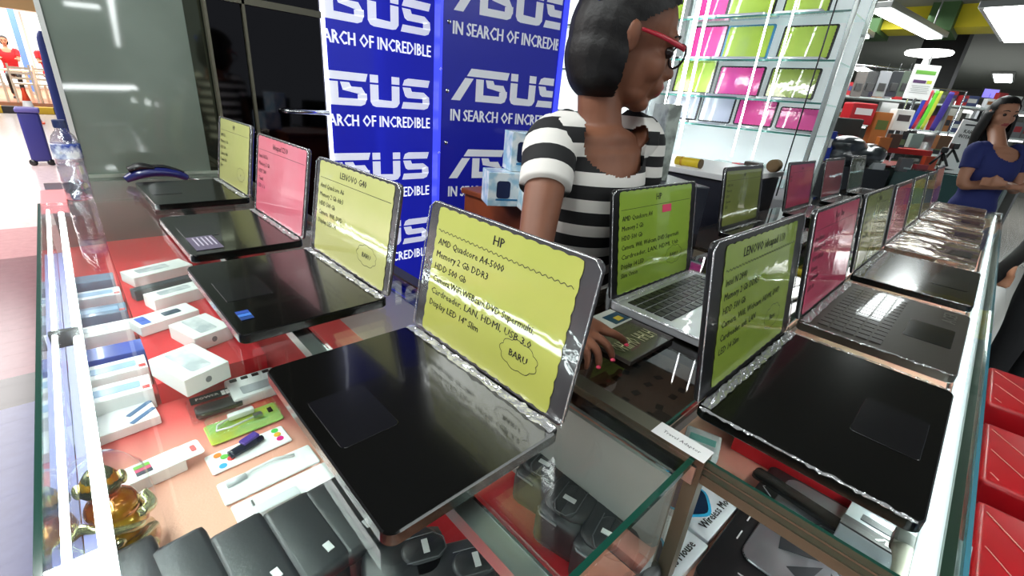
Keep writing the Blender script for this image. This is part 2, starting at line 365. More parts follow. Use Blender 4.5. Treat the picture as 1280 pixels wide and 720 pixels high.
# lower deck under the left counter
lo = strip(MB(), .034, .24, 1.03, 2.12, ZF+.001, .75).build('display_riser', red_cloth)
tag(lo, 'red cloth covered riser block inside the left counter under phone boxes', 'display riser')
pk = MB(); pk.box((-.062, 2.02, ZG-.02), (.06, .22, .03), bev=.003); tag(pk.build('pink_board', P('pink_board', hx(240, 130, 135), .5)), 'pink board on the far end of the left counter beside the bottle', 'board')
# ---- right counter: x .508..4.2, y -.117...195 (outer glass) and inner glass to .54 / .82
rc = thing('glass_counter', 'long glass topped display counter on the right under the open laptops', 'display counter', (0, 0, 0))
strip(MB(), .512, 4.2, -.113, .192, ZG-.009, ZG-.0005).build('glass_top', glass, rc)
strip(MB(), .507, .5118, -.117, .196, ZG-.009, ZG+.0004).build('glass_edge', glass_edge, rc)
strip(MB(), .507, .5118, -.117, .196, ZG-.021, ZG-.012).build('glass_edge', glass_edge, rc)
strip(MB(), .506, .5105, -.10, .196, ZG-.0118, ZG-.0095).build('edge_trim', alu_dark, rc)
strip(MB(), .507, 4.2, -.1175, -.1132, ZG-.009, ZG+.0004).build('glass_edge', P('glass_edge_blue', hx(66, 122, 138), .12, coat=.5), rc)
strip(MB(), .512, 4.2, -.1165, -.1125, .12, ZG-.01).build('glass_pane', glass, rc)
strip(MB(), .506, .512, -.112, .19, ZG-.036, ZG-.022).build('rail', alu_dark, rc)
strip(MB(), .512, 4.2, -.101, -.080, ZG-.03, ZG-.026).build('channel_or_reflection_strip', P('white_channel', hx(235, 242, 246), .25, metal=.2), rc)
strip(MB(), .512, 4.2, -.1122, -.1015, ZG-.045, ZG-.02).build('shade_strip', P('shade_green', hx(26, 52, 36), .35), rc)  # dark green strip painted for the shaded depth seen through the glass
MB().tube([(.53, -.089, ZG-.045), (4.18, -.089, ZG-.045)], .006, 10).build('strip_light', emis('added_fill_tube', (.95, 1, .98, 1), 34), rc, True)  # unseen second tube, added to brighten the case interior
MB().tube([(.53, -.0905, ZG-.0195), (4.18, -.0905, ZG-.0195)], .0030, 10).build('strip_light', emis('channel_strip_light', (.93, .98, 1, 1), 8), rc, True)
strip(MB(), .512, 4.2, -.108, .54, ZF-.02, ZF).build('shelf', P('shelf_cloth', hx(226, 150, 132), .7, col2=hx(224, 190, 160), cscale=3), rc)
strip(MB(), .512, 4.2, -.108, .54, .06, .12).build('plinth', black, rc)
strip(MB(), 4.192, 4.2, -.108, .72, .12, ZG-.01).build('end_panel', alu_dark, rc)
strip(MB(), .512, 1.45, .545, .552, .12, ZG-.012).build('back_panel', MT['aluminium_bronze'], rc)
strip(MB(), 1.45, 4.2, .712, .72, .12, ZG-.012).build('back_panel', MT['aluminium_bronze'], rc)
smoky = glassy('smoked_glass', (.50, .46, .42, 1), 1.5)
strip(MB(), .530, 1.45, .200, .552, ZG-.008, ZG-.0005).build('inner_glass', smoky, rc)
strip(MB(), 1.452, 4.2, .200, .72, ZG-.008, ZG-.0005).build('inner_glass', smoky, rc)
strip(MB(), .5275, .5298, .198, .55, ZG-.008, ZG+.0003).build('glass_edge', glass_edge, rc)
strip(MB(), .5275, 1.45, .1965, .1995, ZG-.008, ZG+.0003).build('glass_edge', glass_edge, rc)
strip(MB(), .53, 4.2, .2, .545, ZG-.05, ZG-.03).build('board', P('dark_board', hx(70, 60, 56), .5), rc)
sl = strip(MB(), .5275, .545, .20, .55, ZG-.028, ZG-.010); sl.build('label_strip', white, rc)
# red riser with goods in the right counter
ri = strip(MB(), .90, 1.3, -.06, .19, ZF+.001, .75).build('display_riser', red_cloth); tag(ri, 'red cloth riser inside the right counter under the nearest laptop', 'display riser')
lb = MB(); lb.box((0, 0, 0), (.075, .03, .0006)); lbl = lb.build('shelf_label', white, loc=(.512, .165, ZG+.003), rot=(0, 0, -PI/2+.0))
t_ = MB(); put_text(t_, 'Travel Adaptor', 0, -.003, .0085, Matrix.Translation((0, 0, .0005)), align='c'); t_.build('lettering', ink, lbl)
tag(lbl, 'small white paper label at the corner between the two glass counters', 'label')

# ================================================================== LAPTOPS
def cloud(mb, cx, cy, rx, ry, mat, n=9):
    pts = []
    for k in range(n*6):
        a = 2*PI*k/(n*6); b = 1+.13*abs(math.sin(a*n/2)); pts.append((cx+rx*b*math.cos(a), cy+ry*b*math.sin(a)))
    ribbon(mb, pts+[pts[0]], .0009, mat)
def ribbon(mb, pts, w, mat):
    vv = []; ff = []
    for i, p in enumerate(pts):
        q0 = Vector(pts[max(i-1, 0)]); q1 = Vector(pts[min(i+1, len(pts)-1)]); t = (q1-q0).normalized(); nn = Vector((-t.y, t.x))*w/2
        vv += [(p[0]+nn.x, p[1]+nn.y, 0), (p[0]-nn.x, p[1]-nn.y, 0)]
        if i: ff.append((2*i-2, 2*i-1, 2*i+1, 2*i))
    mb.add(vv, ff, 0, mat)
CARD = {'yellow': (hx(184, 186, 84), hx(178, 182, 78)), 'green': (hx(142, 164, 52), hx(134, 158, 46)), 'lime': (hx(160, 190, 60), hx(150, 184, 54)), 'olive': (hx(128, 138, 52), hx(120, 132, 50)),
        'pink': (hx(204, 62, 100), hx(196, 54, 92)), 'rose': (hx(226, 110, 130), hx(224, 124, 140)), 'red': (hx(160, 34, 58), hx(150, 28, 52)), 'darkgreen': (hx(70, 86, 36), hx(62, 78, 34)), 'straw': (hx(196, 196, 120), hx(190, 192, 112)), 'magenta': (hx(226, 60, 150), hx(220, 66, 150)), 'shelflime': (hx(176, 205, 70), hx(168, 198, 66)), 'greywhite': (hx(196, 202, 214), hx(190, 196, 210))}
def card_mat(c): return P('card_'+c, CARD[c][0], .45, coat=1, bump=.13, bscale=16, col2=CARD[c][1], cscale=5)
def price_card(parent, Mx, w, h, colour, title, lines, baru=None, wav=0, tx=.0, small=1.0, cloudpos=None, scal=.0022, tag_red=False, jitter=.0):
    """card in the plane of matrix Mx (x right, y up, z out), origin at card centre"""
    poly = []; n = 12
    def edge(p, q, k):
        d = (Vector(q)-Vector(p)); t = d.normalized(); nn = Vector((t.y, -t.x))
        for i in range(k*3):
            s_ = i/(k*3); poly.append(tuple(Vector(p)+d*s_+nn*scal*abs(math.sin(PI*s_*k))))
    ca, cb = (-w/2, -h/2), (w/2, h/2); edge(ca, (cb[0], ca[1]), n); edge((cb[0], ca[1]), cb, 9); edge(cb, (ca[0], cb[1]), n); edge((ca[0], cb[1]), ca, 9)
    card = MB().prism(poly, 0, .0006, 0, Mx).build('price_card', card_mat(colour), parent)
    T = MB(); F = Mx @ Matrix.Translation((0, 0, .0009)); y = h/2
    if title:
        put_text(T, title, tx*w, y-.115*h, h*.095, F, align='c', bold=.0004); y -= .17*h
        if wav: 
            pts = [(-w/2+.004+(w-.008)*i/160, y+math.sin(i*1.05)*.0016) for i in range(161)]; ribbon(T, pts, .0010, F)
        else: ribbon(T, [(-w/2+.005, y), (w/2-.005, y+.002)], .0009, F)
    y -= .10*h
    for i, ln in enumerate(lines):
        put_text(T, ln, -w/2+.03*w+random.uniform(0, jitter), y, h*.073*small, F @ Matrix.Rotation(.012, 4, 'Z'), shear=.08, width=None if len(ln) < 26 else w*.80, bold=.0002); y -= .10*h*small
    if baru:
        cx, cy = cloudpos or (w*.27, -h*.26)
        cloud(T, cx, cy, w*.115, h*.095, F); put_text(T, baru, cx, cy-h*.025, h*.07, F, align='c', bold=.0003)
    T.build('lettering', ink, card)
    if tag_red:
        MB().box((w*.12, h*.28, .0012), (w*.13, h*.08, .0006), 0, Mx).build('sticker', P('pink_sticker', hx(230, 70, 110), .5), card)
    return card
def laptop(label, loc, rz, w, d, lidh, colour, title='', lines=(), baru=None, deck=None, lid=None, tilt=9, group=None, keys=False, keymat=None, cardw=.86, cardh=.86, wav=0, wrap=True, pad=True, name='laptop', reflectpad=None, detail=True, tagr=False, small=1.0, th=.018, cat='laptop', pale=False, tx=0, cdy=0):
    """origin at the foot of the hinge line centre; deck reaches towards local -y; deck top at th+.004"""
    t = thing(name, label, cat, loc, rz, group); deck = deck or deck_black; lid = lid or lid_black
    zt = th+.004
    MB().slab(w, d, th, .014, (0, -d/2, .004+th/2), n=5, bev=.002).build('keyboard_deck', deck, t)
    if detail:
        for sx in (-1, 1):
            for yy in (-.03, -d+.03): pass
        fm = MB()
        for sx in (-1, 1):
            for yy in (-.03, -d+.03): fm.box((sx*(w/2-.03), yy, .002), (.02, .012, .004))
        fm.build('rubber_feet', black, t)
    if pad: MB().slab(w*.30, d*.30, .0012, .006, (-w*.03, -d*.78, zt+.0002), bev=.0004).build('touchpad', reflectpad or P('touchpad_black', hx(15, 15, 18), .2, spec=.4, coat=.2), t)
    if keys:
        K = MB(); kw = w*.88/14; kd = d*.44/5
        for i in range(14):
            for j in range(5): K.box((-w*.44+kw*(i+.5), -d*.12-kd*(j+.5), zt+.001), (kw*.84, kd*.82, .002))
        K.build('keyboard', keymat or black, t, kind='stuff')
    Ml = Matrix.Translation((0, 0, zt-.004)) @ Matrix.Rotation(-math.radians(tilt), 4, 'X')
    MB().slab(w, lidh, .007, .012, (0, 0, 0), mat=Ml @ Matrix.Translation((0, .001, lidh/2+.004)) @ Matrix.Rotation(PI/2, 4, 'X'), bev=.002).build('screen', lid, t)
    MB().tube([(-w*.4, .004, zt+.001), (w*.4, .004, zt+.001)], .006, 8).build('hinge', P('hinge_grey', hx(60, 60, 62), .3, metal=.6), t, True)
    Mc = Ml @ Matrix.Translation((0, -.0031, lidh*.5+.004+cdy)) @ Matrix.Rotation(PI/2, 4, 'X')
    price_card(t, Mc, w*cardw, lidh*cardh, colour, title, lines, baru, wav, small=small, tag_red=tagr, tx=tx)
    if wrap:
        R_ = random.Random(int(loc[0]*1000+loc[1]*77))
        def crumple(p, q, wid, up, name, n=40):
            p = Vector(p); q = Vector(q); dd = (q-p); ac = Vector(up); B_ = MB(); vv = []; ff = []
            for i in range(n+1):
                for k in range(4):
                    c = p+dd*(i/n)+ac*(wid*(k/3-.5))+Vector((0, 0, R_.uniform(-.0012, .0022)))+ac*R_.uniform(-.0016, .0016); vv.append(c)
                    if i and k: a_ = (i-1)*4+k-1; ff.append((a_, a_+1, a_+5, a_+4))
            B_.add(vv, ff); return B_.build(name, crinkle, t)
        crumple((-w/2+.004, -.013, zt+.002), (w/2-.004, -.013, zt+.002), .015, (0, 1, 0), 'wrap_fold')
        if rz > -1: crumple((-w/2-.001, -.006, zt), (-w/2-.001, -d+.006, zt), .005, (1, 0, 0), 'wrap_fold')
        if rz > -1: crumple((w/2+.001, -.006, zt), (w/2+.001, -d+.006, zt), .005, (1, 0, 0), 'wrap_fold')
        # wrap rim round the lid
        rim = []
        for (x_, h_) in ((-w/2, .006), (-w/2, lidh-.008), (-w/2+.012, lidh+.003), (w/2-.012, lidh+.003), (w/2, lidh-.008), (w/2, .006)):
            rim.append(Ml @ Vector((x_, -.004+R_.uniform(-.0006, .0006), h_)))
        MB().tube(rim, [.0008, .0011, .0009, .0012, .0008, .0010], 6).build('wrap_seam', crinkle, t, True)
    return t
L_HP = ['AMD Quadcore A4-5000', 'Memory 2 Gb DDR3', 'HDD 500 Gb', 'Camera,WiFi,WEBcam,DVD Supermulti,', 'Cardreader, LAN, HDMI, USB 3.0', 'Display LED 14" Slim']
DZ = .97-.022
G1 = 'open laptops in the row on the left counter'; G2 = 'open laptops in the row on the right counter'; G3 = 'open laptops on the staff side of the right counter'
laptop('large black laptop with yellow card headed HP nearest on the left counter', (.383, .44, DZ), -PI/2, .345, .245, .222, 'yellow', 'HP', L_HP, 'BARU', lid=lid_grey, group=G1, wav=1, cardw=.84, cardh=.93)
laptop('black laptop with glaring yellow green card, second from the front on the left counter', (.395, .915, DZ), -PI/2+.02, .365, .262, .222, 'straw', 'LENOVO G40', ['Amd Quadcore A6', 'Memory 2 Gb ddr3', 'HDD 500 Gb', 'Camera, Wifi, DVD', 'Display LED 14'], 'BARU', group=G1, cardw=.88, cardh=.93, lid=lid_grey)
t2 = laptop('black laptop with pink card, third along the left counter', (.392, 1.345, DZ), -PI/2+.02, .37, .245, .228, 'rose', 'Ideapad S210', ['Intel 1037u', 'Memory 2 Gb', 'HDD 500', 'Touch', 'LED 11.6'], None, group=G1, cardw=.93, cardh=.94, lid=lid_grey)
t1 = laptop('black laptop with pale yellow card, farthest along the left counter by the mirror', (.398, 1.81, DZ+.012), -PI/2+.02, .36, .25, .225, 'straw', 'HP', ['AMD E1', 'Memory 2 Gb', 'HDD 500', 'Camera, Wifi', 'Display LED', 'Slim'], 'o', group=G1, cardw=.88, cardh=.94, lid=lid_grey)
st = MB(); st.box((.27, 1.81, ZG+.007), (.24, .34, .013), bev=.003); tag(st.build('laptop_stand', glassy('clear_acrylic', (.9, .93, .93, 1), 1.5, .05, boost=.05)), 'clear plastic block stand under the farthest left laptop', 'stand')
# palm rest sticker on third left and second left
for (o, x_, y_, c_) in ((t2, .10, -.20, hx(90, 84, 104)),):
    s_ = MB(); s_.box((x_, y_, .0232), (.11, .055, .0006)); sk = s_.build('spec_sticker', P('grey_sticker', c_, .4), o)
    q = MB()
    for k in range(5): q.box((x_-.01+.0*k, y_+.02-.009*k, .0238), (.07, .003, .0003))
    q.build('lettering', P('pale_ink', hx(170, 168, 180), .5), sk)
t3 = [o for o in bpy.data.objects if o.get('label', '').startswith('black laptop with glaring')][0]
for k, c_ in enumerate((hx(40, 70, 150), hx(60, 110, 190), hx(30, 60, 120))):
    MB().box((.10+k*.013, -.235+.0*k, .0234), (.011, .02, .0006)).build('badge', P('badge_%d' % k, c_, .3), t3)
laptop('black laptop with green card headed LENOVO nearest on the right counter', (.775, .182, DZ), 0, .395, .257, .235, 'green', 'LENOVO ideapad 110', ['Intel N 2840', 'Memory 2 Gb DDR3', 'HDD 500 Gb', 'Camera, Wifi, Webcam, HDMI, DVD', 'Cardreader, usb, LAN', 'LED 14 Slim'], 'Baru', group=G2, cardw=.78, cardh=.90, wav=1, cdy=.0)
t = laptop('grey laptop with crimson pink card second along the right counter', (1.255, .183, DZ), 0, .42, .257, .232, 'pink', 'Acer One', ['Intel Atom', 'Memory 2 Gb', 'HDD 500 Gb', 'Camera', 'Cardreader', 'LED 10'], None, deck=deck_grey, group=G2, keys=True, keymat=P('keys_grey', hx(52, 49, 46), .4, coat=.5), cardw=.90, cardh=.92)
q = MB(); put_text(q, 'ACER', .10, -.235, .035, Matrix.Translation((0, 0, .0228)), width=.09, bold=.001); q.build('lettering', P('deck_print', hx(110, 108, 100), .4), t)
laptop('dark grey laptop with olive green card third along the right counter', (1.785, .187, DZ), 0, .45, .262, .225, 'olive', 'HP 14', ['AMD A6', 'Memory 4 Gb', 'HDD 500', 'Camera, Wifi', 'LED 14'], None, group=G2, cardw=.88, cardh=.92)
laptop('bronze filmed laptop with pink card fourth along the right counter', (2.30, .19, DZ), 0, .40, .25, .22, 'pink', 'Acer', ['Intel', 'Memory', 'HDD', 'LED'], None, deck=deck_chrome, group=G2, detail=False)
laptop('shiny filmed laptop with bright green card fifth along the right counter', (2.77, .19, DZ), 0, .42, .245, .22, 'lime', 'HP', ['AMD', 'Memory', 'HDD', 'LED'], None, deck=deck_chrome, group=G2, detail=False)
laptop('shiny filmed laptop with dark green card sixth along the right counter', (3.26, .19, DZ), 0, .42, .24, .22, 'olive', 'HP', ['AMD', 'Memory', 'HDD', 'LED'], None, deck=deck_chrome, group=G2, detail=False)
laptop('bronze filmed laptop with pale pink card farthest along the right counter', (3.80, .20, DZ), 0, .46, .24, .23, 'rose', '', [], None, deck=deck_chrome, group=G2, detail=False)
laptop('silver laptop with bright green card headed HP in front of the shop assistant', (.962, .475, DZ), 0, .365, .24, .232, 'lime', 'HP', ['AMD Quadcore A4', 'Memory 2 Gb', 'HDD 500 Gb', 'Camera, Wifi, Webcam, DVD Supermulti', 'Cardreader, LAN, HDMI, Usb', 'Display 14 LED', 'Slim Orion'], 'BARU', deck=deck_silver, group=G3, cardw=.86, cardh=.94, keys=True, tagr=True, wav=0, small=.95, tilt=10)
laptop('dark laptop with olive green card before the white topped cabinet', (1.85, .62, DZ), .0, .38, .24, .225, 'olive', 'HP', ['AMD A4', 'Memory', 'HDD', 'Camera', 'LED'], None, group=G3, cardw=.88, detail=False)
laptop('dark laptop with red pink card behind the crimson carded laptop', (2.58, .62, DZ), .0, .42, .24, .225, 'pink', 'Acer', ['Intel', 'HDD'], None, group=G3, cardw=.88, detail=False)
laptop('dark laptop with deep red card on the staff side, third back', (3.25, .63, DZ), .0, .44, .24, .225, 'red', '', [], None, group=G3, cardw=.92, detail=False)
laptop('dark laptop with very dark green card farthest on the staff side', (3.93, .64, DZ), .0, .44, .24, .225, 'darkgreen', '', [], None, group=G3, cardw=.92, detail=False)

# ================================================================== MIRROR, BLACK GLASS, LIT PANELS
mir = thing('mirror_panel', 'tall tinted mirror panel standing at the far end of the left counter', 'mirror', (0, 2.3, 0))
strip(MB(), .035, .495, .0, .02, ZG-.2, 2.6).build('mirror_glass', P('tinted_mirror', hx(112, 124, 112), .35, coat=1, col2=hx(98, 110, 98), cscale=2.5), mir)
strip(MB(), .022, .036, -.012, .02, ZG-.3, 2.6).build('frame', P('pale_frame', hx(205, 206, 200), .3, metal=.4), mir)
strip(MB(), .43, .495, -.006, .0, ZG, 2.6).build('edge_strip', P('mirror_side', hx(96, 100, 84), .06, metal=.9), mir)
strip(MB(), .036, .50, -.012, -.001, ZG, ZG+.012).build('bottom_rail', P('rail_green_grey', hx(150, 160, 146), .3, metal=.5), mir)
bk = thing('black_cabinet', 'tall glossy black glass cabinet between mirror and blue panels', 'cabinet', (-.01, 2.26, 0))
bglass = P('black_mirror', hx(62, 60, 62), .05, metal=1)
strip(MB(), .50, .625, .0, .02, .3, 2.6).build('door', bglass, bk); strip(MB(), .64, .945, .0, .02, .3, 2.6).build('door', bglass, bk)
for x_ in (.497, .630): strip(MB(), x_, x_+.010, -.012, .02, .3, 2.6).build('frame', alu_dark, bk)
strip(MB(), .507, .945, -.012, .0, 1.605, 1.63).build('top_rail', alu_dark, bk)
strip(MB(), .51, .94, .02, .5, .05, 2.6).build('body', black, bk)
MB().tube([(.74, -.015, 1.212), (.76, -.03, 1.217), (.94, -.03, 1.217)], .011, 10).build('handle', chrome, bk, True)
# wordmark built from strokes; unit height 1
def mark(mb, x0, wid, z0, h, mat, clip, mi=0):
    polys = [[(0, 0), (.27, 0), (.66, .70), (.40, .70)], [(.45, .76), (.58, 1), (1.80, 1), (1.74, .76)], [(.74, 0), (.98, 0), (.98, .70), (.74, .70)],
             [(1.04, .70), (1.28, .70), (1.34, .56), (1.10, .46)], [(1.10, .46), (1.30, .58), (1.62, .58), (1.74, .36), (1.60, .36)], [(1.50, .36), (1.76, .40), (1.76, .2), (1.5, .2)], [(1.76, .24), (1.70, .06), (1.58, 0), (.98, 0), (.98, .22), (1.5, .22)],
             [(1.86, .76), (1.86, 1), (2.10, 1), (2.10, .76)], [(1.86, .70), (2.10, .70), (2.10, .22), (1.86, .15)], [(1.86, .16), (2.10, .24), (2.5, .22), (2.74, .16), (2.66, .03), (2.56, 0), (2.02, 0), (1.92, .04)], [(2.50, .22), (2.74, .16), (2.74, .70), (2.50, .70)], [(2.50, .76), (2.50, 1), (2.74, 1), (2.74, .76)],
             [(2.84, .76), (2.90, .94), (3.02, 1), (3.74, 1), (3.68, .76)], [(2.84, .70), (3.10, .70), (3.14, .58), (2.92, .42)], [(2.92, .42), (3.12, .58), (3.54, .58), (3.70, .44), (3.56, .36), (3.0, .36)], [(3.50, .40), (3.72, .44), (3.74, .2), (3.5, .2)], [(3.74, .22), (3.68, .06), (3.56, 0), (2.80, 0), (2.86, .22), (3.5, .22)]]
    sx = wid/3.76
    for p in polys:
        q = [Vector((x0+x*sx, z0+y*h, 0)) for x, y in p]
        bm = bmesh.new(); bm.faces.new([bm.verts.new(v) for v in q])
        for (co, no) in clip: bmesh.ops.bisect_plane(bm, geom=list(bm.verts)+list(bm.edges)+list(bm.faces), plane_co=co, plane_no=no, clear_outer=True)
        bmesh.ops.triangulate(bm, faces=list(bm.faces))
        mb.bm(bm, mi, mat)
def poster(label, loc, rz, w, z0, z1, rows, lx, lw, th, e, clipx, name='advert_panel', dy=0):
    t = thing(name, label, 'advertising panel', loc, rz)
    MB().box((w/2, .03, (z0+z1)/2), (w, .06, z1-z0), bev=.003).build('panel', P('panel_blue_%s' % name+str(e), hx(28, 34, 158), .25, coat=.6, emit=e), t)
    Mx = Matrix.Translation((0, -.0015, 0)) @ Matrix.Rotation(PI/2, 4, 'X'); cl = [((clipx[0], 0, 0), (-1, 0, 0)), ((clipx[1], 0, 0), (1, 0, 0))]
    for z in rows:
        T = MB(); mark(T, lx, lw, z, .147*th, Mx, cl)
        put_text(T, 'IN SEARCH OF INCREDIBLE', lx, z-.095*th, .078*th, Mx, width=lw, bold=.0022, clip=cl)
        T.build('lettering', P('white_print_'+str(e), hx(226, 228, 236), .4, emit=e*.9), t)
        R_ = MB(); 
        if clipx[1] > w-.06:
            put_text(R_, '\u00ae', w-.020, z+.125, .03, Mx); R_.build('mark', MT['white_print_'+str(e)], t)
    return t
p1 = poster('tall blue lit panel with white lettering, left one beside the black cabinet', (.945, 2.255, 0), 0, .665, .15, 2.3, [1.612, 1.255, .884, .506], -.135, .695, 1.0, .50, (.002, .632))
strip(MB(), -.012, .002, -.008, .06, .15, 2.3).build('edge_light', emis('panel_edge_light', (.75, .8, 1, 1), 3.0), p1)
p2 = poster('tall blue panel with white lettering right behind the shop assistant', (1.352, 1.945, 0), math.atan2(-.15, .68), .70, .15, 2.3, [1.70, 1.322, .944, .566], .060, .665, 1.0, .16, (.0, .66))
strip(MB(), -.007, .006, -.010, .06, .15, 2.3).build('edge_strip', P('lit_blue_strip', hx(60, 70, 235), .2, emit=.9), p2)
strip(MB(), .672, .70, -.010, .06, .15, 2.3).build('edge_strip', MT['lit_blue_strip'], p2)
rg_ = MB()
for z_ in (1.70, 1.322, .944): put_text(rg_, '\u00ae', -.009, z_+.12, .022, Matrix.Translation((0, -.0115, 0)) @ Matrix.Rotation(PI/2, 4, 'X'), bold=.0005)
rg_.build('mark', P('mark_white', hx(230, 232, 250), .4), p2)
for z_ in (1.33, 1.09, 1.62): MB().lathe([(.0, 0), (.011, .0), (.009, .006), (.0, .008)], 12, (0, 0, 0)).build('screw_cap', chrome, p2, True, loc=(.038, 0, z_+.03), rot=(PI/2, 0, 0))

# ================================================================== BEHIND THE ASSISTANT: wood cabinet, boxed phones
cr = px_z(598, 240, 1.03)
wc = thing('wooden_cabinet', 'low red brown wooden cabinet carrying boxed phones behind the assistant', 'cabinet', (cr.x, cr.y-.30, 0))
wood = P('red_brown_wood', hx(134, 62, 34), .4, col2=hx(112, 50, 28), cscale=6)
MB().box((.25, .19, .51), (.50, .38, 1.0), bev=.004).build('body', wood, wc); MB().box((.25, .19, 1.02), (.52, .40, .02), bev=.004).build('top', wood, wc)
for k in range(2): MB().box((.13+.25*k, -.004, .5), (.23, .012, .9), bev=.003).build('door', wood, wc)
boxblue = P('pale_blue_box', hx(166, 204, 224), .25, coat=.6, col2=hx(236, 242, 244), cscale=22)
def phone_carton(loc, sz, rz, label, group):
    t = thing('phone_box', label, 'box', loc, rz, group)
    MB().box((0, 0, sz[2]/2), sz, bev=.002).build('carton', boxblue, t)
    MB().slab(sz[0]*.34, sz[2]*.52, .002, .01, mat=Matrix.Translation((-sz[0]*.12, -sz[1]/2-.001, sz[2]*.5)) @ Matrix.Rotation(PI/2, 4, 'X'), bev=.0005).build('phone_print', P('navy_print', hx(20, 34, 74), .3), t)
    MB().box((0, -sz[1]/2-.0006, sz[2]*.2), (sz[0]*.6, .001, sz[2]*.05)).build('print_line', P('teal_print', hx(40, 120, 170), .4), t)
    return t
g_ = 'boxed phones on the wooden cabinet'
zz_ = 1.031; b0 = px_z(624, 252, zz_)
phone_carton((b0.x, b0.y-.02, zz_), (.13, .10, .105), -.5, 'pale blue phone box on the wooden cabinet, nearest the blue panel', g_)
b1 = px_z(655, 262, zz_); phone_carton((b1.x+.03, b1.y-.03, zz_), (.11, .10, .10), -.5, 'pale blue phone box on the cabinet half hidden by the striped sleeve', g_)
phone_carton((b0.x+.06, b0.y-.02, zz_+.106), (.09, .09, .12), -.45, 'silvery wrapped phone box standing on top of the other two', g_)

# ================================================================== BOTTLE, CARD READER, FIGURINE
bt = thing('water_bottle', 'clear plastic water bottle with blue label on the far left of the glass', 'bottle', (.0, 1.93, ZG))
pet = glassy('pet_plastic', (.80, .78, .82, 1), 1.45, .12, bump=.8, bscale=30, boost=.22)
MB().lathe([(.027, 0), (.032, .004), (.033, .05), (.030, .055), (.033, .06), (.033, .10), (.030, .105), (.033, .11), (.033, .165), (.026, .19), (.014, .205), (.0125, .222)], 24).build('bottle_body', pet, bt, True)
MB().lathe([(.0338, .125), (.0342, .127), (.0342, .165), (.0335, .168)], 24).build('label_band', P('bottle_label', hx(30, 60, 150), .3, coat=.5, col2=hx(235, 240, 245), cscale=25), bt, True)
MB().lathe([(.030, .01), (.031, .012), (.031, .11), (.030, .112)], 24).build('water', glassy('water', (.93, .94, .96, 1), 1.33), bt, True)
MB().lathe([(.0150, .212), (.0155, .214), (.0155, .232), (.0145, .234)], 24).build('cap', P('cap_blue', hx(40, 50, 90), .4), bt)
q = MB(); put_text(q, 'AQUA', -.018, .140, .013, Matrix.Rotation(PI/2, 4, 'X') @ Matrix.Translation((0, 0, .0347)), bold=.0004); q.build('lettering', P('label_white', hx(240, 240, 245), .4), bt)
# blue-black handheld card reader resting on the counter by the mirror
hd = thing('card_terminal', 'black and blue handheld scanner lying on the counter before the mirror', 'scanner', (.22, 2.14, ZG))
H = MB(); H.limb([((-.088, 0, .016), .016, .012), ((-.05, 0, .034), .026, .018), ((.0, 0, .042), .027, .018), ((.06, 0, .034), .026, .016), ((.098, 0, .014), .02, .012)], (0, 1, 0))
H.build('body', P('scanner_blue', hx(24, 30, 92), .3, coat=.4), hd, True)
MB().limb([((-.075, 0, .05), .020, .010), ((-.04, 0, .062), .024, .014), ((.0, 0, .058), .023, .008)], (0, 1, 0)).build('head', black, hd, True)
MB().limb([((-.02, 0, .058), .016, .007), ((.03, 0, .060), .014, .006), ((.09, 0, .036), .012, .005)], (0, 1, 0)).build('grip', black, hd, True)
MB().tube([(.095, 0, .014), (.14, -.02, .006), (.2, -.03, .004), (.28, .02, .004)], .0025, 8).build('cable', alu, hd, True)
# laughing figurine
fg = thing('figurine', 'golden glass laughing figurine inside the left counter near the front edge', 'figurine', (-.060, .668, ZF))
gold = P('amber_glass', hx(196, 150, 30), .08, metal=.55, coat=1, col2=hx(176, 70, 18), cscale=18)
goldc = P('pale_gold', hx(205, 200, 150), .1, metal=.8, coat=1)
F = MB(); F.lathe([(.030, 0), (.042, .006), (.046, .022), (.042, .036), (.03, .044)], 20); F.ell((0, 0, .066), (.040, .034, .036)); F.ell((.004, -.004, .10), (.03, .026, .026)); F.ell((0, 0, .138), (.022, .021, .024))
remesh(F, 'body', .0028, [gold], fg, 3)
F = MB(); F.limb([((-.034, 0, .092), .009, .009), ((-.042, -.018, .07), .009, .009), ((-.02, -.036, .058), .007, .007)], (0, 0, 1)); F.limb([((.034, 0, .10), .009, .009), ((.042, -.012, .085), .009, .009), ((.030, -.03, .092), .007, .007)], (0, 0, 1)); F.ell((-.028, -.028, .03), (.017, .012, .010)); F.ell((.026, -.030, .03), (.016, .012, .010)); F.ell((.0, -.034, .060), (.010, .008, .008))
remesh(F, 'arms_and_feet', .0028, [goldc], fg, 2)
F = MB(); F.ell((-.022, 0, .138), (.006, .008, .011)); F.ell((.022, 0, .138), (.006, .008, .011)); F.tube([(-.03, -.022, .10), (-.005, -.036, .086), (.02, -.03, .072), (.036, -.012, .055)], .006, 8); F.tube([(-.042, -.01, .045), (0, -.044, .040), (.042, -.01, .045)], .005, 8)
F.build('robe_folds', goldc, fg, True)
F = MB(); F.lathe([(.0, .158), (.012, .160), (.016, .154), (.022, .140), (.023, .134)], 16); F.build('hair_cap', P('dark_gold', hx(90, 92, 70), .15, metal=.7), fg, True)
# transparent plastic cover dome
MB().lathe([(.052, .0), (.052, .10), (.047, .145), (.030, .17), (.006, .178)], 22).build('clear_cover', glassy('clear_plastic', (.97, .98, .98, 1), 1.2, .04), fg, True)

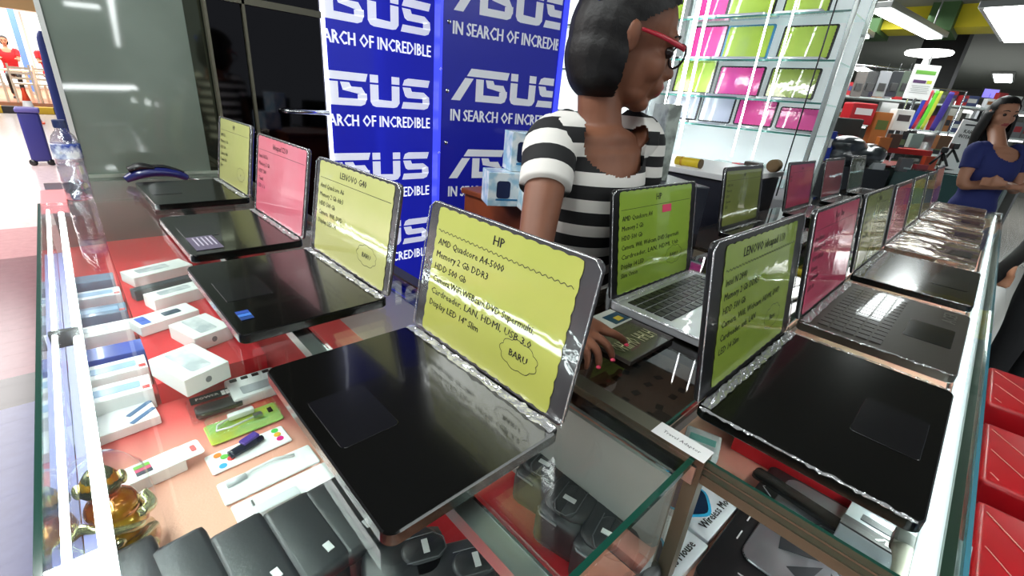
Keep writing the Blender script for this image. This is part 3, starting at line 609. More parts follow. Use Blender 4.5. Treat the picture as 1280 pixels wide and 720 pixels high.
# ================================================================== GOODS IN THE LEFT COUNTER
grp1 = 'white phone boxes on the red riser'; 
def phone_box(x, y, z, rz, label, grp, sz=(.15, .085, .035), col=None, print_=0, mat=None):
    t = thing('phone_box', label, 'box', (x, y, z), rz, grp)
    MB().box((0, 0, sz[2]/2), sz, bev=.002).build('carton', mat or white, t)
    zt = sz[2]+.0004
    if print_ == 1:     # big phone picture and small logo on the end
        MB().slab(sz[0]*.52, sz[1]*.44, .0008, .006, (-.012, .004, zt), bev=.0002).build('phone_print', P('phone_picture', hx(186, 190, 196), .25, col2=hx(226, 228, 230), cscale=20), t)
        MB().ell((sz[0]*.5+.0003, -.0, sz[2]*.5), (.0006, .005, .006)).build('logo', P('logo_grey', hx(120, 122, 128), .4), t)
    elif print_ == 2:
        MB().slab(sz[0]*.30, sz[1]*.38, .0008, .004, (sz[0]*.12, 0, zt), bev=.0002).build('device_print', P('slate_print', hx(60, 74, 92), .3), t)
        for k in range(2): MB().box((-sz[0]*.36, sz[1]*(.18-.36*k), zt), (.02, .022, .0008)).build('corner_print', P('blue_print', hx(70, 100, 190), .4), t)
    elif print_ == 3:
        MB().slab(sz[0]*.7, sz[1]*.42, .0008, .004, (0, 0, zt), bev=.0002).build('device_print', P('pale_blue_print', hx(150, 176, 205), .3), t)
        MB().box((sz[0]*.42, -sz[1]*.3, zt), (.012, .012, .0008)).build('corner_print', P('red_print', hx(200, 60, 60), .4), t)
    return t
RB = [(236, 452, (.088, .13, .040), .32, 4, 'white phone box nearest on the red riser with small grey emblem on its end'), (250, 406, (.085, .11, .036), .30, 4, 'white phone box half behind the nearest one on the red riser'),
      (204, 388, (.13, .066, .026), .28, 2, 'white device box with dark tablet print and blue corners on the riser'), (224, 360, (.15, .062, .034), .28, 1, 'open white tray box further along the red riser'),
      (203, 350, (.15, .03, .030), .28, 5, 'narrow dark grey box wedged between white boxes on the riser'), (196, 332, (.16, .080, .030), .30, 1, 'tilted white tablet box at the far end of the riser')]
darkbox = P('dark_box', hx(60, 66, 74), .3, coat=.4)
for i, (px_, py_, sz_, rz_, pr, lb_) in enumerate(RB):
    c = px_z(px_, py_, .788)
    if pr == 4:
        t = phone_box(c.x, c.y, .751, rz_, lb_, grp1, sz_)
        MB().slab(sz_[0]*.45, sz_[1]*.8, .0008, .006, (0, .004, sz_[2]+.0004), bev=.0002).build('phone_print', P('phone_picture', hx(186, 190, 196), .25, col2=hx(226, 228, 230), cscale=20), t)
        MB().ell((.0, -sz_[1]/2-.0003, sz_[2]*.5), (.006, .0006, .007)).build('emblem', P('logo_grey', hx(120, 122, 128), .4), t)
    else: phone_box(c.x, c.y, .751, rz_, lb_, grp1, sz_, print_=pr, mat=darkbox if pr == 5 else None)
bluebox = P('blue_carton', hx(64, 84, 170), .3, coat=.4); greybox = P('grey_blue_carton', hx(120, 140, 165), .3, coat=.4); palebox = P('pale_carton', hx(214, 220, 228), .35)
FB = [(143, 487, white, 3, 'white phone box nearest in the row by the left glass pane'), (140, 460, white, 3, 'white phone box with red badge, second in the pane row'), (146, 436, bluebox, 0, 'blue phone box in the row by the left glass pane'), (126, 411, white, 1, 'white phone box with tray picture behind the blue box'),
      (122, 388, greybox, 3, 'grey blue phone box toward the far end of the pane row'), (117, 367, palebox, 3, 'pale phone box farther along the pane row'), (110, 348, greybox, 0, 'dark bluish box last in the pane row')]
for i, (px_, py_, m_, pr, lb_) in enumerate(FB):
    c = px_z(px_, py_, .75); phone_box(c.x, c.y, ZF+.001, -.03+.03*(i % 2), lb_, 'phone boxes in a row along the left glass pane', (.115, .062, .048), mat=m_, print_=pr)
tri = MB(); tri.box((0, 0, .001), (.05, .14, .001)); 
for k, (x_, y_, r_, lb_) in enumerate(((-.02, .80, .4, 'silver wedge of folded foil on the counter cloth'),)):
    pass
sc_ = thing('leaflet', 'white leaflet with blue ribs at the near end of the pane row', 'leaflet', (*px_z(148, 525, .72).xy, ZF+.001), .1)
MB().box((0, 0, .010), (.115, .07, .02), bev=.002).build('pad', white, sc_)
for k in range(2): MB().box((.035, .012-.028*k, .0207), (.05, .009, .0012), rz=.6).build('blue_bar', P('steel_blue', hx(90, 120, 160), .3, metal=.4), sc_)
# hang tab box with small fan print
hb = thing('hang_tab_box', 'small white hang tab box with coloured print beside the figurine', 'box', (*px_z(190, 582, .725).xy, ZF+.001), .12)
MB().box((0, 0, .012), (.085, .045, .024), bev=.002).build('carton', white, hb); MB().slab(.035, .045, .002, .006, (.055, 0, .022)).build('hang_tab', white, hb); MB().slab(.008, .018, .0024, .003, (.06, 0, .0225), bev=.0003).build('tab_hole', P('hole_pink', hx(206, 90, 90), .6), hb)
for k, c_ in enumerate((hx(120, 190, 60), hx(220, 70, 110), hx(40, 44, 60))): MB().box((-.012, .010-.009*k, .0246), (.022, .008, .001)).build('print_bar', P('bar_%d' % k, c_, .4), hb)
# blister packs
clear_b = glassy('blister_clear', (.96, .97, .97, 1), 1.45, .06, bump=.3, bscale=30, boost=.05)
bp = thing('charger_pack', 'clear blister pack with black charger and black label below the riser', 'blister pack', (*px_z(272, 500, .72).xy, ZF+.001), -.03)
MB().slab(.105, .07, .018, .008, (0, 0, .010)).build('blister', clear_b, bp); MB().slab(.085, .030, .014, .007, (0, -.012, .011)).build('charger', black, bp, True); MB().box((0, .020, .0205), (.09, .026, .001)).build('label_card', black, bp)
q = MB(); put_text(q, 'POWER', -.035, .016, .012, Matrix.Translation((0, 0, .0213)), bold=.0005)
for k in range(4): q.box((.014+.008*(k % 2)*1.0, .014+.009*(k//2), .0213), (.007, .008, .0004))
q.build('lettering', white, bp)
ps = thing('power_strip', 'white socket adaptor with four dark slots beside the large laptop', 'adaptor', (*px_z(318, 480, .72).xy, ZF+.001), .0)
MB().box((0, 0, .012), (.10, .085, .024), bev=.005).build('body', P('adaptor_white', hx(214, 214, 214), .4), ps)
for k in range(4): MB().slab(.014, .012, .001, .002, (-.034+.022*k, .030, .0244), bev=.0003).build('slot', black, ps)
MB().slab(.06, .03, .001, .004, (.0, -.018, .0246), bev=.0003).build('window', P('grey_print', hx(160, 162, 166), .3), ps)
gp = thing('cable_pack', 'green and yellow blister pack with white cable adaptor', 'blister pack', (*px_z(305, 523, .715).xy, ZF+.001), .02)
MB().slab(.13, .066, .004, .006, (0, 0, .003)).build('backing_card', P('lime_card', hx(190, 200, 70), .4, col2=hx(160, 200, 110), cscale=20), gp); MB().slab(.125, .062, .018, .010, (0, 0, .014)).build('blister', clear_b, gp)
MB().box((.0, .020, .014), (.048, .014, .012), bev=.004).build('plug', white_gloss, gp); MB().tube([(-.02, .018, .014), (-.045, .008, .014), (-.05, -.008, .014), (-.025, -.012, .014), (.015, -.006, .014)], .0022, 8).build('cable', white_gloss, gp, True); MB().box((.024, -.004, .014), (.016, .010, .006)).build('usb_end', alu, gp); MB().box((.05, .008, .006), (.008, .014, .004)).build('hang_hole', black, gp)
def leafcard(x, y, rz, w, h, label, extra, name='accessory_card'):
    t = thing(name, label, 'accessory card', (x, y, ZF+.001), rz, 'white accessory cards on the counter cloth')  # the cloth is pale from its painted reflection
    MB().slab(w, h, .004, .004, (0, 0, .002)).build('backing_card', P('bright_card', hx(246, 246, 246), .5), t)
    if extra == 'usb':
        for k, c_ in enumerate((hx(230, 130, 40), hx(110, 190, 80), hx(230, 60, 60), hx(60, 160, 220), hx(90, 200, 90), hx(240, 180, 60), hx(220, 40, 130))):
            xx = -w*.36+.008*(k % 3) if k < 4 else w*.38; yy = (.016-.011*k) if k < 4 else .018-.014*(k-4)
            MB().lathe([(.0, 0), (.0065, 0), (.0065, .0008), (.0, .0009)], 10, (xx, yy, .0042)).build('dot_print', P('dot_%d' % k, c_, .4), t)
        MB().limb([((-.034, -.004, .010), .009, .007), ((.0, .002, .011), .010, .007), ((.026, .008, .009), .006, .005)], (0, 1, 0)).build('usb_stick', P('usb_black', hx(30, 30, 50), .25), t, True)
        MB().box((.004, .008, .019), (.032, .016, .006), bev=.002, rz=.35).build('usb_cap', P('usb_purple', hx(84, 60, 150), .25), t)
    elif extra == 'cable':
        MB().tube([(-w*.36, .012, .008), (-w*.15, .018, .010), (w*.1, .022, .009), (w*.3, .012, .008)], .0025, 8).build('cable', white_gloss, t, True); MB().tube([(-w*.42, .010, .008), (-w*.22, .014, .008)], .005, 10).build('plug', P('plug_grey', hx(205, 208, 210), .3), t, True)
    else:
        MB().box((-.02, -.01, .010), (.07, .022, .012), bev=.004).build('adaptor', P('adaptor_pale', hx(218, 220, 222), .3), t); MB().box((-.05, .006, .010), (.003, .02, .008)).build('pin', alu, t)
    return t
leafcard(*px_z(312, 560, .705).xy, .05, .135, .055, 'white card with purple and black memory stick and colour dots', 'usb')
leafcard(*px_z(338, 590, .705).xy, .02, .155, .056, 'white card with a pale cable just behind the memory stick card', 'cable')
leafcard(*px_z(360, 618, .705).xy, .02, .155, .068, 'large white card with pale adaptor next to the camera cases', 'plug')
# camera cases
leather = P('black_leather', hx(36, 38, 41), .46, coat=.25, bump=.25, bscale=220)
piping = P('piping_grey', hx(120, 122, 126), .3, metal=.3)
def case_plain(x, y, rz, label, grp, w=.062, ln=.135, h=.095, z=None):
    t = thing('camera_case', label, 'camera case', (x, y, ZF+.001 if z is None else z), rz, grp)
    MB().box((0, 0, h*.40), (w, ln, h*.80), bev=.012).build('body', leather, t, True)
    MB().box((0, 0, h*.86), (w*1.06, ln*1.02, h*.26), bev=.009).build('flap', leather, t, True)
    MB().tube([(w*.49, -ln*.42, h*.74), (w*.53, ln*0, h*.78), (w*.49, ln*.42, h*.74)], .0014, 6).build('piping', piping, t, True)
    MB().box((w*.18, -ln*.30, h+.0003), (.009, .014, .0014), rz=.1).build('badge', P('badge_silver', hx(215, 215, 215), .3), t)
    MB().tube([(-w*.48, -ln*.3, h*.55), (-w*.60, 0, h*.35), (-w*.48, ln*.3, h*.5)], .003, 6).build('strap_loop', black, t, True)
    return t
g5 = 'black camera cases standing in a row near the front'
case_plain(*px_z(432, 640, .79).xy, .05, 'black camera case at the edge of the white cards, under the large laptop corner', g5)
case_plain(*px_z(383, 668, .79).xy, .06, 'black camera case with two silver badges, second in the row', g5)
case_plain(*px_z(318, 700, .79).xy, .07, 'black camera case third in the row with a single silver badge', g5)
case_plain(*px_z(240, 722, .79).xy, .09, 'black camera case leftmost in the row, low by the bottom edge', g5)
case_plain(*px_z(170, 735, .79).xy, .10, 'last dark camera case cut by the bottom edge of the picture', g5)
def case_flap(x, y, rz, label, grp, w=.088, ln=.115, h=.085, z=None, tongue=1):
    t = thing('camera_pouch', label, 'camera pouch', (x, y, ZF+.001 if z is None else z), rz, grp)
    MB().box((0, 0, h*.45), (w, ln, h*.9), bev=.018).build('body', leather, t, True)
    MB().slab(w*.92, ln*.90, .014, .026, (0, .004, h*.90), bev=.006).build('lid', leather, t, True)
    def ringp(s, z): return [(s*w*.42*math.cos(a_)*1.0, .004+s*ln*.42*math.sin(a_), z) for a_ in [2*PI*k/28 for k in range(29)]]
    MB().slab(w*.46, ln*.52, .010, .020, (0, -ln*.20, h*.97), bev=.004).build('tongue', leather, t, True)
    MB().tube([(-w*.20, ln*.02, h*1.03), (-w*.21, -ln*.34, h*1.03), (-w*.10, -ln*.45, h*1.02), (w*.10, -ln*.45, h*1.02), (w*.21, -ln*.34, h*1.03), (w*.20, ln*.02, h*1.03)], .0008, 5).build('stitching', P('thread_grey', hx(90, 92, 96), .5), t, True)
    MB().box((0, -ln*.22, h*1.03+.0012), (.020, .008, .0016)).build('badge', P('badge_silver', hx(215, 215, 215), .3), t)
    MB().tube([(-w*.46, -ln*.40, h*.78), (-w*.36, -ln*.49, h*.80), (w*.0, -ln*.505, h*.78)], .0022, 6).build('piping', piping, t, True)
    MB().tube([(w*.46, -ln*.2, h*.6), (w*.60, 0, h*.5), (w*.50, ln*.2, h*.6)], .004, 6).build('strap_loop', black, t, True)
    return t
g6 = 'rounded black camera pouches in the glass counter'
case_flap(*px_z(508, 692, .785).xy, 1.2, 'rounded black camera pouch just below the big laptop front corner', g6)
case_flap(*px_z(572, 708, .785).xy, 1.15, 'rounded black camera pouch with badge cut by the bottom edge', g6)
case_flap(*px_z(690, 570, .785).xy, -1.35, 'rounded black camera pouch in the right bay nearest the laptop hinge', g6, w=.085, ln=.12)
case_flap(*px_z(722, 612, .785).xy, -1.35, 'rounded black camera pouch middle of the right bay', g6, w=.085, ln=.13)
case_flap(*px_z(768, 652, .785).xy, -1.3, 'rounded black camera pouch nearest the glass corner in the right bay', g6, w=.085, ln=.13)
case_flap(*px_z(806, 702, .785).xy, -1.35, 'dark camera pouch low against the near end glass of the right bay', g6, w=.05, ln=.10, h=.05)

# ================================================================== GOODS IN THE RIGHT COUNTER
mo = P('mouse_pack_white', hx(228, 236, 240), .3, coat=.5)
def mouse_pack(x, y, rz, label, k):
    t = thing('mouse_pack', label, 'package', (x, y, ZF+.001+.0*k), rz, 'white and blue packages at the counter corner')
    MB().box((0, 0, .009), (.145, .15, .018), bev=.002).build('carton', mo, t)
    pts = [(.046*math.cos(a_)*(1+.12*math.sin(5*a_)), .052*math.sin(a_)*(1+.10*math.cos(4*a_))) for a_ in [2*PI*j/36 for j in range(36)]]
    MB().prism([(x_*1.1-.02, y_*1.1+.010) for x_, y_ in pts], .0182, .0190).build('outline_print', P('cyan_print', hx(40, 170, 215), .3), t); MB().prism([(x_-.02, y_+.010) for x_, y_ in pts], .0190, .0196).build('mouse_print', P('mouse_navy', hx(26, 46, 74), .25, coat=.6), t)
    for j in range(3): MB().slab(.024, .024, .0008, .002, (.058-(.028 if j == 2 else 0)*1.0, .055-.028*(j % 2), .0186), bev=.0002).build('icon_print', P('icon_blue', hx(40, 140, 205), .3), t)
    q = MB(); put_text(q, 'Wireless Mouse', -.055, -.062, .020, Matrix.Translation((0, 0, .0188)), bold=.0006, width=.11); q.build('lettering', ink, t)
    return t
mouse_pack(.697, .190, -.04, 'white and blue wireless mouse package beside the metal corner post', 0)
mouse_pack(.546, .192, -.05, 'second white and blue package partly below the first, at the bottom edge', 1)
# black cooling pad with mesh
cp = thing('cooling_pad', 'large black mesh laptop cooling pad lying in the right counter', 'cooling pad', (.72, .002, ZF+.002), .0)
MB().slab(.34, .215, .022, .012, (0, 0, .011)).build('base', P('pad_black', hx(20, 20, 22), .35), cp)
mesh_m = bpy.data.materials.new('mesh_metal'); mesh_m.use_nodes = True; N = mesh_m.node_tree.nodes; L = mesh_m.node_tree.links
b = N['Principled BSDF']; b.inputs['Base Color'].default_value = hx(70, 72, 76); b.inputs['Metallic'].default_value = .8; b.inputs['Roughness'].default_value = .28
tc = N.new('ShaderNodeTexCoord'); vo = N.new('ShaderNodeTexVoronoi'); vo.inputs['Scale'].default_value = 320; vo.inputs['Randomness'].default_value = 0; L.new(tc.outputs['Object'], vo.inputs['Vector'])
gt = N.new('ShaderNodeMath'); gt.operation = 'GREATER_THAN'; gt.inputs[1].default_value = .30; L.new(vo.outputs['Distance'], gt.inputs[0]); mx = N.new('ShaderNodeMix'); mx.data_type = 'RGBA'; mx.inputs[6].default_value = hx(12, 12, 14); mx.inputs[7].default_value = hx(140, 145, 150); L.new(gt.outputs[0], mx.inputs[0]); L.new(mx.outputs[2], b.inputs['Base Color'])
n2 = N.new('ShaderNodeTexNoise'); n2.inputs['Scale'].default_value = 7; L.new(tc.outputs['Object'], n2.inputs['Vector']); bu = N.new('ShaderNodeBump'); bu.inputs['Strength'].default_value = .8; bu.inputs['Distance'].default_value = .02; L.new(n2.outputs[0], bu.inputs['Height']); L.new(bu.outputs[0], b.inputs['Normal'])
MB().slab(.25, .17, .004, .02, (.035, -.012, .024)).build('mesh_top', mesh_m, cp)
for (x_, y_, w_, h_, r_) in ((.06, .092, .014, .002, .9), (.048, .092, .014, .002, .9), (.036, .092, .014, .002, .9), (.0, .088, .022, .002, .0), (-.05, .086, .022, .002, .0), (-.12, .05, .002, .022, .1)): MB().box((x_, y_, .0225), (w_, h_, .001), rz=r_).build('print_mark', P('print_grey', hx(190, 190, 190), .4), cp)
def outline(t, pts, name='groove'): MB().tube([(x_, y_, .027) for x_, y_ in pts+[pts[0]]], .0010, 6).build(name, P('groove_dark', hx(30, 30, 32), .3), t)
outline(cp, [(.04, .0), (.06, .015), (.08, .0), (.075, -.03), (.05, -.03)])
MB().tube([(x_, y_, .026) for x_, y_ in [(.13, .098), (.11, .085), (.09, .098), (.075, .08)]], .0009, 6).build('groove', MT['print_grey'], cp)
fan = MB()
for k in range(7):
    a_ = 2*PI*k/7; fan.prism([(.0+.012*math.cos(a_), -.03+.012*math.sin(a_)), (.07*math.cos(a_-.25), -.03+.07*math.sin(a_-.25)), (.07*math.cos(a_+.2), -.03+.07*math.sin(a_+.2))], .0262, .0268)
fan.build('fan_blades', P('fan_dark', hx(40, 42, 46), .35, metal=.5), cp)
# black phone-like slab on red riser, boxed part, ASUS carton, white wrap
tb = thing('tablet', 'thin black tablet leaning at the near edge of the right counter', 'tablet', (*px_z(1030, 643, .738).xy, ZF+.029), -PI/2-.10)
MB().slab(.24, .03, .010, .008, (0, 0, .006)).build('body', gloss_black, tb); MB().slab(.22, .020, .001, .006, (0, 0, .0115), bev=.0003).build('screen', P('screen_dark', hx(30, 28, 26), .08), tb)
ab = thing('laptop_carton', 'silver and black laptop carton lettered ASUS at the bottom right', 'carton', (*px_z(1132, 668, .765).xy, ZF+.030), -.05)
MB().box((0, 0, .0175), (.13, .15, .035), bev=.002).build('carton', P('silver_carton', hx(200, 208, 214), .2, metal=.5, bump=.5, bscale=12), ab)
MB().box((-.052, 0, .036), (.026, .151, .003)).build('black_band', black, ab)
q = MB(); mark(q, 0, .065, 0, .013, Matrix.Translation((-.058, .03, .0381)) @ Matrix.Rotation(-PI/2, 4, 'Z'), []); q.build('lettering', P('mark_silver', hx(205, 205, 205), .3), ab)
for k, (x_, w_, c_) in enumerate(((.045, .02, hx(30, 34, 40)), (.015, .02, hx(215, 215, 220)), (-.02, .016, hx(40, 44, 50)))): MB().box((x_, .03, .0358), (w_, .05, .0012)).build('print_panel', P('pp_%d' % k, c_, .3), ab)
wb = thing('wrapped_packet', 'white wrapped packet under the near left corner of the nearest right laptop', 'packet', (*px_z(880, 545, .76).xy, ZF+.03), .3)
WB = MB(); WB.box((0, 0, .010), (.07, .07, .02), bev=.006); WB.build('packet_body', P('white_film', hx(230, 234, 236), .15, coat=1, bump=1, bscale=50), wb); MB().box((0, .0, .0207), (.02, .05, .001)).build('print', P('teal_faint', hx(120, 190, 180), .4), wb)
# cable and plug at the right edge
cb = thing('cable_bundle', 'grey cable with connector hanging inside the right counter edge', 'cable', (.62, -.075, .90))
MB().limb([((0, .0, .0), .012, .010), ((-.03, -.004, -.004), .010, .009), ((-.09, -.004, -.012), .0085, .008), ((-.14, -.01, -.02), .008, .008)], (0, 1, 0)).build('sheath', P('sheath_grey', hx(128, 124, 112), .5), cb, True); MB().box((.012, 0, 0), (.03, .026, .018), bev=.004).build('connector', P('conn_dark', hx(70, 70, 64), .4), cb)
# brochures under / on the inner glass
br = thing('brochure', 'brown grey brochure sheet with dark product pictures under the smoked glass', 'brochure', (.62, .30, ZG-.029), .0)
MB().box((.03, -.0, .0), (.21, .19, .0012)).build('sheet', P('brochure_brown', hx(176, 150, 136), .4), br)
rr = random.Random(3)
for i in range(6):
    for j in range(3): MB().box((-.05+.034*i+rr.uniform(-.006, .006), -.06+.045*j, .0012), (.014, .011, .0006), rz=rr.uniform(-.5, .5)).build('picture', P('pic_dark', hx(70, 58, 54), .4), br)
MB().box((-.045, -.075, .0012), (.034, .026, .0006)).build('picture', P('pic_grey', hx(110, 100, 98), .4), br)
ms = thing('magazine', 'dark magazine with pale lettering lying on the inner counter by the hand', 'magazine', (.735, .36, ZG+.0005), 0)
MB().box((-.04, .03, .004), (.15, .15, .008), bev=.001).build('pages', P('mag_dark', hx(56, 50, 46), .25, coat=.6), ms)
MB().box((-.04, .075, .0084), (.148, .055, .0008)).build('cover_band', P('mag_pale', hx(166, 170, 160), .35), ms); MB().box((.008, .07, .0090), (.05, .035, .0008)).build('cover_picture', P('mag_teal', hx(26, 58, 74), .35), ms); MB().box((.01, .066, .0094), (.02, .015, .0006)).build('cover_spot', P('mag_yellow', hx(170, 150, 50), .35), ms)
q = MB(); put_text(q, 'OHIIHO', -.10, -.02, .045, Matrix.Translation((0, 0, .0088)), width=.06); put_text(q, 'HHLH', -.03, -.02, .045, Matrix.Translation((0, 0, .0088)), width=.045); q.build('lettering', P('mag_ink', hx(150, 150, 110), .5), ms)

# ================================================================== PEOPLE
skin = P('skin_brown', hx(128, 82, 60), .5, spec=.35, col2=hx(120, 76, 56), cscale=12); lip = P('lip', hx(150, 66, 66), .35); hair_m = P('black_hair', hx(16, 13, 13), .5, bump=.2, bscale=120, spec=.3)
Z3 = Vector((0, 0, 1))
def rel(o, p): return Vector(p)-o
def hand(mb, wrist, kn, side, tips, thumb, wr=.016, fr=.0078):
    wrist, kn, side = Vector(wrist), Vector(kn), Vector(side).normalized(); ax = (kn-wrist).normalized(); nn = ax.cross(side).normalized()
    if nn.z < 0: nn = -nn
    mb.limb([(wrist-ax*.02, wr*1.35, wr*1.1), (wrist, wr*1.35, wr), (wrist+(kn-wrist)*.55, wr*2.2, wr*.85), (kn, wr*2.35, wr*.72)], side, sub=4)
    for i, tp in enumerate(tips):
        b = kn-ax*.012+side*(wr*(1.8-1.2*i)); tp = Vector(tp); r = fr*(1, 1.03, 1, .86)[i]; d = tp-b
        mb.limb([(b, r*1.25, r*1.2), (b+d*.40+nn*.014, r*1.08, r*1.05), (b+d*.74+nn*.010, r*.95, r*.92), (tp, r*.72, r*.66)], side, n=10, sub=3)
    th = Vector(thumb); b = wrist+(kn-wrist)*.30+side*wr*1.6; d = th-b
    mb.limb([(b-d*.05, fr*1.6, fr*1.4), (b+d*.45+nn*.004, fr*1.35, fr*1.2), (th, fr*.9, fr*.75)], side, n=10, sub=3)
def head_axes(fwd, tilt):
    fw = Vector(fwd); fw.z = 0; fw.normalize(); lf = Z3.cross(fw); f = (fw*math.cos(tilt)-Z3*math.sin(tilt)).normalized(); u = f.cross(lf).normalized()
    return f, lf, u
def head_shape(mb, hc, ax, s=1.0):
    f, l, u = ax
    def E(c, r, n=16, m=12): mb.ell(hc+(f*c[0]+l*c[1]+u*c[2])*s, [q*s for q in r], 0, ax, n, m)
    E((-.012, 0, .030), (.092, .072, .082)); E((.018, 0, -.030), (.066, .057, .082)); E((.056, 0, -.094), (.024, .026, .018)); E((.030, 0, -.080), (.040, .046, .028))
    E((.066, 0, .020), (.022, .050, .020)); E((.077, 0, -.060), (.018, .026, .022))
    mb.limb([(hc+(f*.076+u*.006)*s, .008*s, .008*s), (hc+(f*.088-u*.018)*s, .009*s, .009*s), (hc+(f*.099-u*.032)*s, .0115*s, .0085*s), (hc+(f*.088-u*.039)*s, .010*s, .006*s)], l, n=10)
    for sd in (-1, 1):
        E((.046, sd*.034, -.032), (.030, .024, .030)); E((.094-.010, sd*.010, -.035), (.008, .0065, .006)); E((-.010, sd*.073, -.008), (.012, .007, .023), 12, 10); E((-.014, sd*.079, .004), (.014, .006, .019), 12, 8)
    E((.088, 0, -.0565), (.009, .021, .0055)); E((.0855, 0, -.068), (.009, .019, .0065))
def person(label, base, sh_r, sh_l, face_dir, hip_c, arms, legs, hc, hfwd, htilt, hs, shirt_mats, skin_m, voxel, trousers_m, shoe_m, hair='bob', neck_cut=True, group=None, sleeve_len=.42, glasses=False, extra_tex=None, tw=1.0):
    base = Vector(base); root = thing('person', label, 'person', base, 0, group)
    R0 = Vector(sh_r)-base; L0 = Vector(sh_l)-base; hipc = Vector(hip_c)-base; s = (L0-R0); s.z = 0; s.normalize(); fdir = Vector(face_dir); fdir.z = 0; fdir = (fdir-s*fdir.dot(s)).normalized()
    mid = (R0+L0)/2; hw = (L0-R0).length/2; hcr = Vector(hc)-base
    def prof(g):  # torso rings: (t from shoulders 0 to hips 1)
        pts = []
        for t, a_, b_ in ((-.075, .35, .5), (-.02, .80, .66), (.06, 1.0, .82), (.22, .98, 1.0), (.34, .93, 1.05), (.55, .78, .86), (.68, .76, .82), (.85, .92, .95), (1.0, .98, 1.0)):
            c = mid+(hipc-mid)*t+fdir*(.012 if .15 < t < .4 else 0); pts.append((c, (hw*.98*a_)*tw+g, .098*b_*tw+g))
        return pts
    body = MB(); body.limb(prof(0), s, n=24)
    nb = mid+Z3*.0; ax = head_axes(hfwd, htilt); nt = hcr-ax[0]*.028*hs-ax[2]*.075*hs
    body.limb([(nb-Z3*.02, .062, .058), (nb+(nt-nb)*.4, .047, .048), (nt, .046, .048), (nt+Z3*.03, .045, .047)], s)
    head_shape(body, hcr, ax, hs)
    for sgn, (S0, A) in ((-1, (R0, arms[0])), (1, (L0, arms[1]))):
        e = Vector(A['elbow'])-base; w = Vector(A['wrist'])-base
        body.limb([(mid+(S0-mid)*.72+Z3*.006, .05, .05), (S0+(e-S0)*.06, .048, .047), (S0+(e-S0)*.35, .042, .041), (e, .034, .033), (e+(w-e)*.3, .034, .031), (w, .021, .018)], A.get('side', fdir))
        hand(body, w, Vector(A['knuckle'])-base, A['hside'], [Vector(p)-base for p in A['tips']], Vector(A['thumb'])-base)
    for (k, a) in legs:
        k = Vector(k)-base; a = Vector(a)-base; sg = -1 if (k-hipc).dot(s) < 0 else 1; hp = hipc+s*sg*.075
        body.limb([(hp, .080, .085), (hp+(k-hp)*.4, .070, .074), (k, .048, .05), (k+(a-k)*.35, .046, .05), (a, .032, .034)], s)
        body.limb([(a-fdir*.03-Z3*.02, .03, .03), (a+fdir*.06-Z3*.045, .032, .02), (a+fdir*.15-Z3*.058, .03, .013)], s)
    f_, l_, u_ = ax
    def mf(c):
        d = c-hcr; fa, la, ua = d.dot(f_)/hs, d.dot(l_)/hs, d.dot(u_)/hs
        return 1 if (fa > .080 and abs(la) < .020 and -.074 < ua < -.052) else 0
    remesh(body, 'body', voxel, [skin_m, lip], root, 5 if voxel < .006 else 2, matfn=mf)
    # eyes and brows
    for sd in (-1, 1):
        MB().ell(hcr+(f_*.071+l_*sd*.029+u_*(-.002))*hs, [.0105*hs]*3, 0, ax).build('eye', P('eye_dark', hx(38, 26, 24), .15), root, True)
        MB().limb([(hcr+(f_*.083+l_*sd*.012+u_*.022)*hs, .0035, .002), (hcr+(f_*.083+l_*sd*.03+u_*.027)*hs, .003, .002), (hcr+(f_*.068+l_*sd*.048+u_*.021)*hs, .002, .0015)], u_, n=8).build('eyebrow', hair_m, root, True)
    # shirt
    sh = MB(); sh.limb(prof(.011)[1:], s, n=28)
    for S0, A in ((R0, arms[0]), (L0, arms[1])): sh.limb([(mid+(S0-mid)*.60+Z3*.004, .062, .062), (S0+(Vector(A['elbow'])-base-S0)*.04, .061, .059)], fdir)
    nk = nb+fdir*.055+Z3*.005
    def cutneck(c):
        d = c-nk; return (d.dot(s)/.088)**2+(d.dot(fdir)/.085)**2+((d.z)/.078)**2 < 1 or (c-nb).z > .018 and (Vector((c.x-nb.x, c.y-nb.y, 0))).length < .075
    so = remesh(sh, 'shirt', max(voxel, .005), [shirt_mats[0]], root, 4, cut=cutneck)
    for i, (S0, A) in enumerate(((R0, arms[0]), (L0, arms[1]))):
        e = Vector(A['elbow'])-base; sv = MB(); k = sleeve_len
        sv.limb([(mid+(S0-mid)*.86+Z3*.006, .053, .055), (S0+(e-S0)*.06, .059, .057), (S0+(e-S0)*k*.6, .056, .054), (S0+(e-S0)*k, .054, .052)], fdir, n=24)
        o = sv.build('sleeve', shirt_mats[1+i], root, True)
    # trousers, shoes
    tr = MB(); tr.limb([(hipc+(mid-hipc)*.12, .150, .105), (hipc, .158, .112), (hipc-Z3*.08, .15, .11)], s)
    for (k, a) in legs:
        k = Vector(k)-base; a = Vector(a)-base; sg = -1 if (k-hipc).dot(s) < 0 else 1; hp = hipc+s*sg*.075
        tr.limb([(hp, .090, .095), (hp+(k-hp)*.4, .080, .084), (k, .058, .06), (k+(a-k)*.5, .052, .055), (a+(k-a)*.06, .046, .048)], s)
        shm = MB(); shm.limb([(a-fdir*.045-Z3*.045, .036, .03), (a+fdir*.05-Z3*.05, .040, .028), (a+fdir*.165-Z3*.066, .034, .014)], s); shm.build('shoe', shoe_m, root, True)
    remesh(tr, 'trousers', max(voxel, .007), [trousers_m], root, 3)
    # hair
    h = MB()
    def EH(c, r): h.ell(hcr+(f_*c[0]+l_*c[1]+u_*c[2])*hs, [q*hs for q in r], 0, ax, 20, 14)
    EH((-.012, 0, .038), (.098, .080, .085))
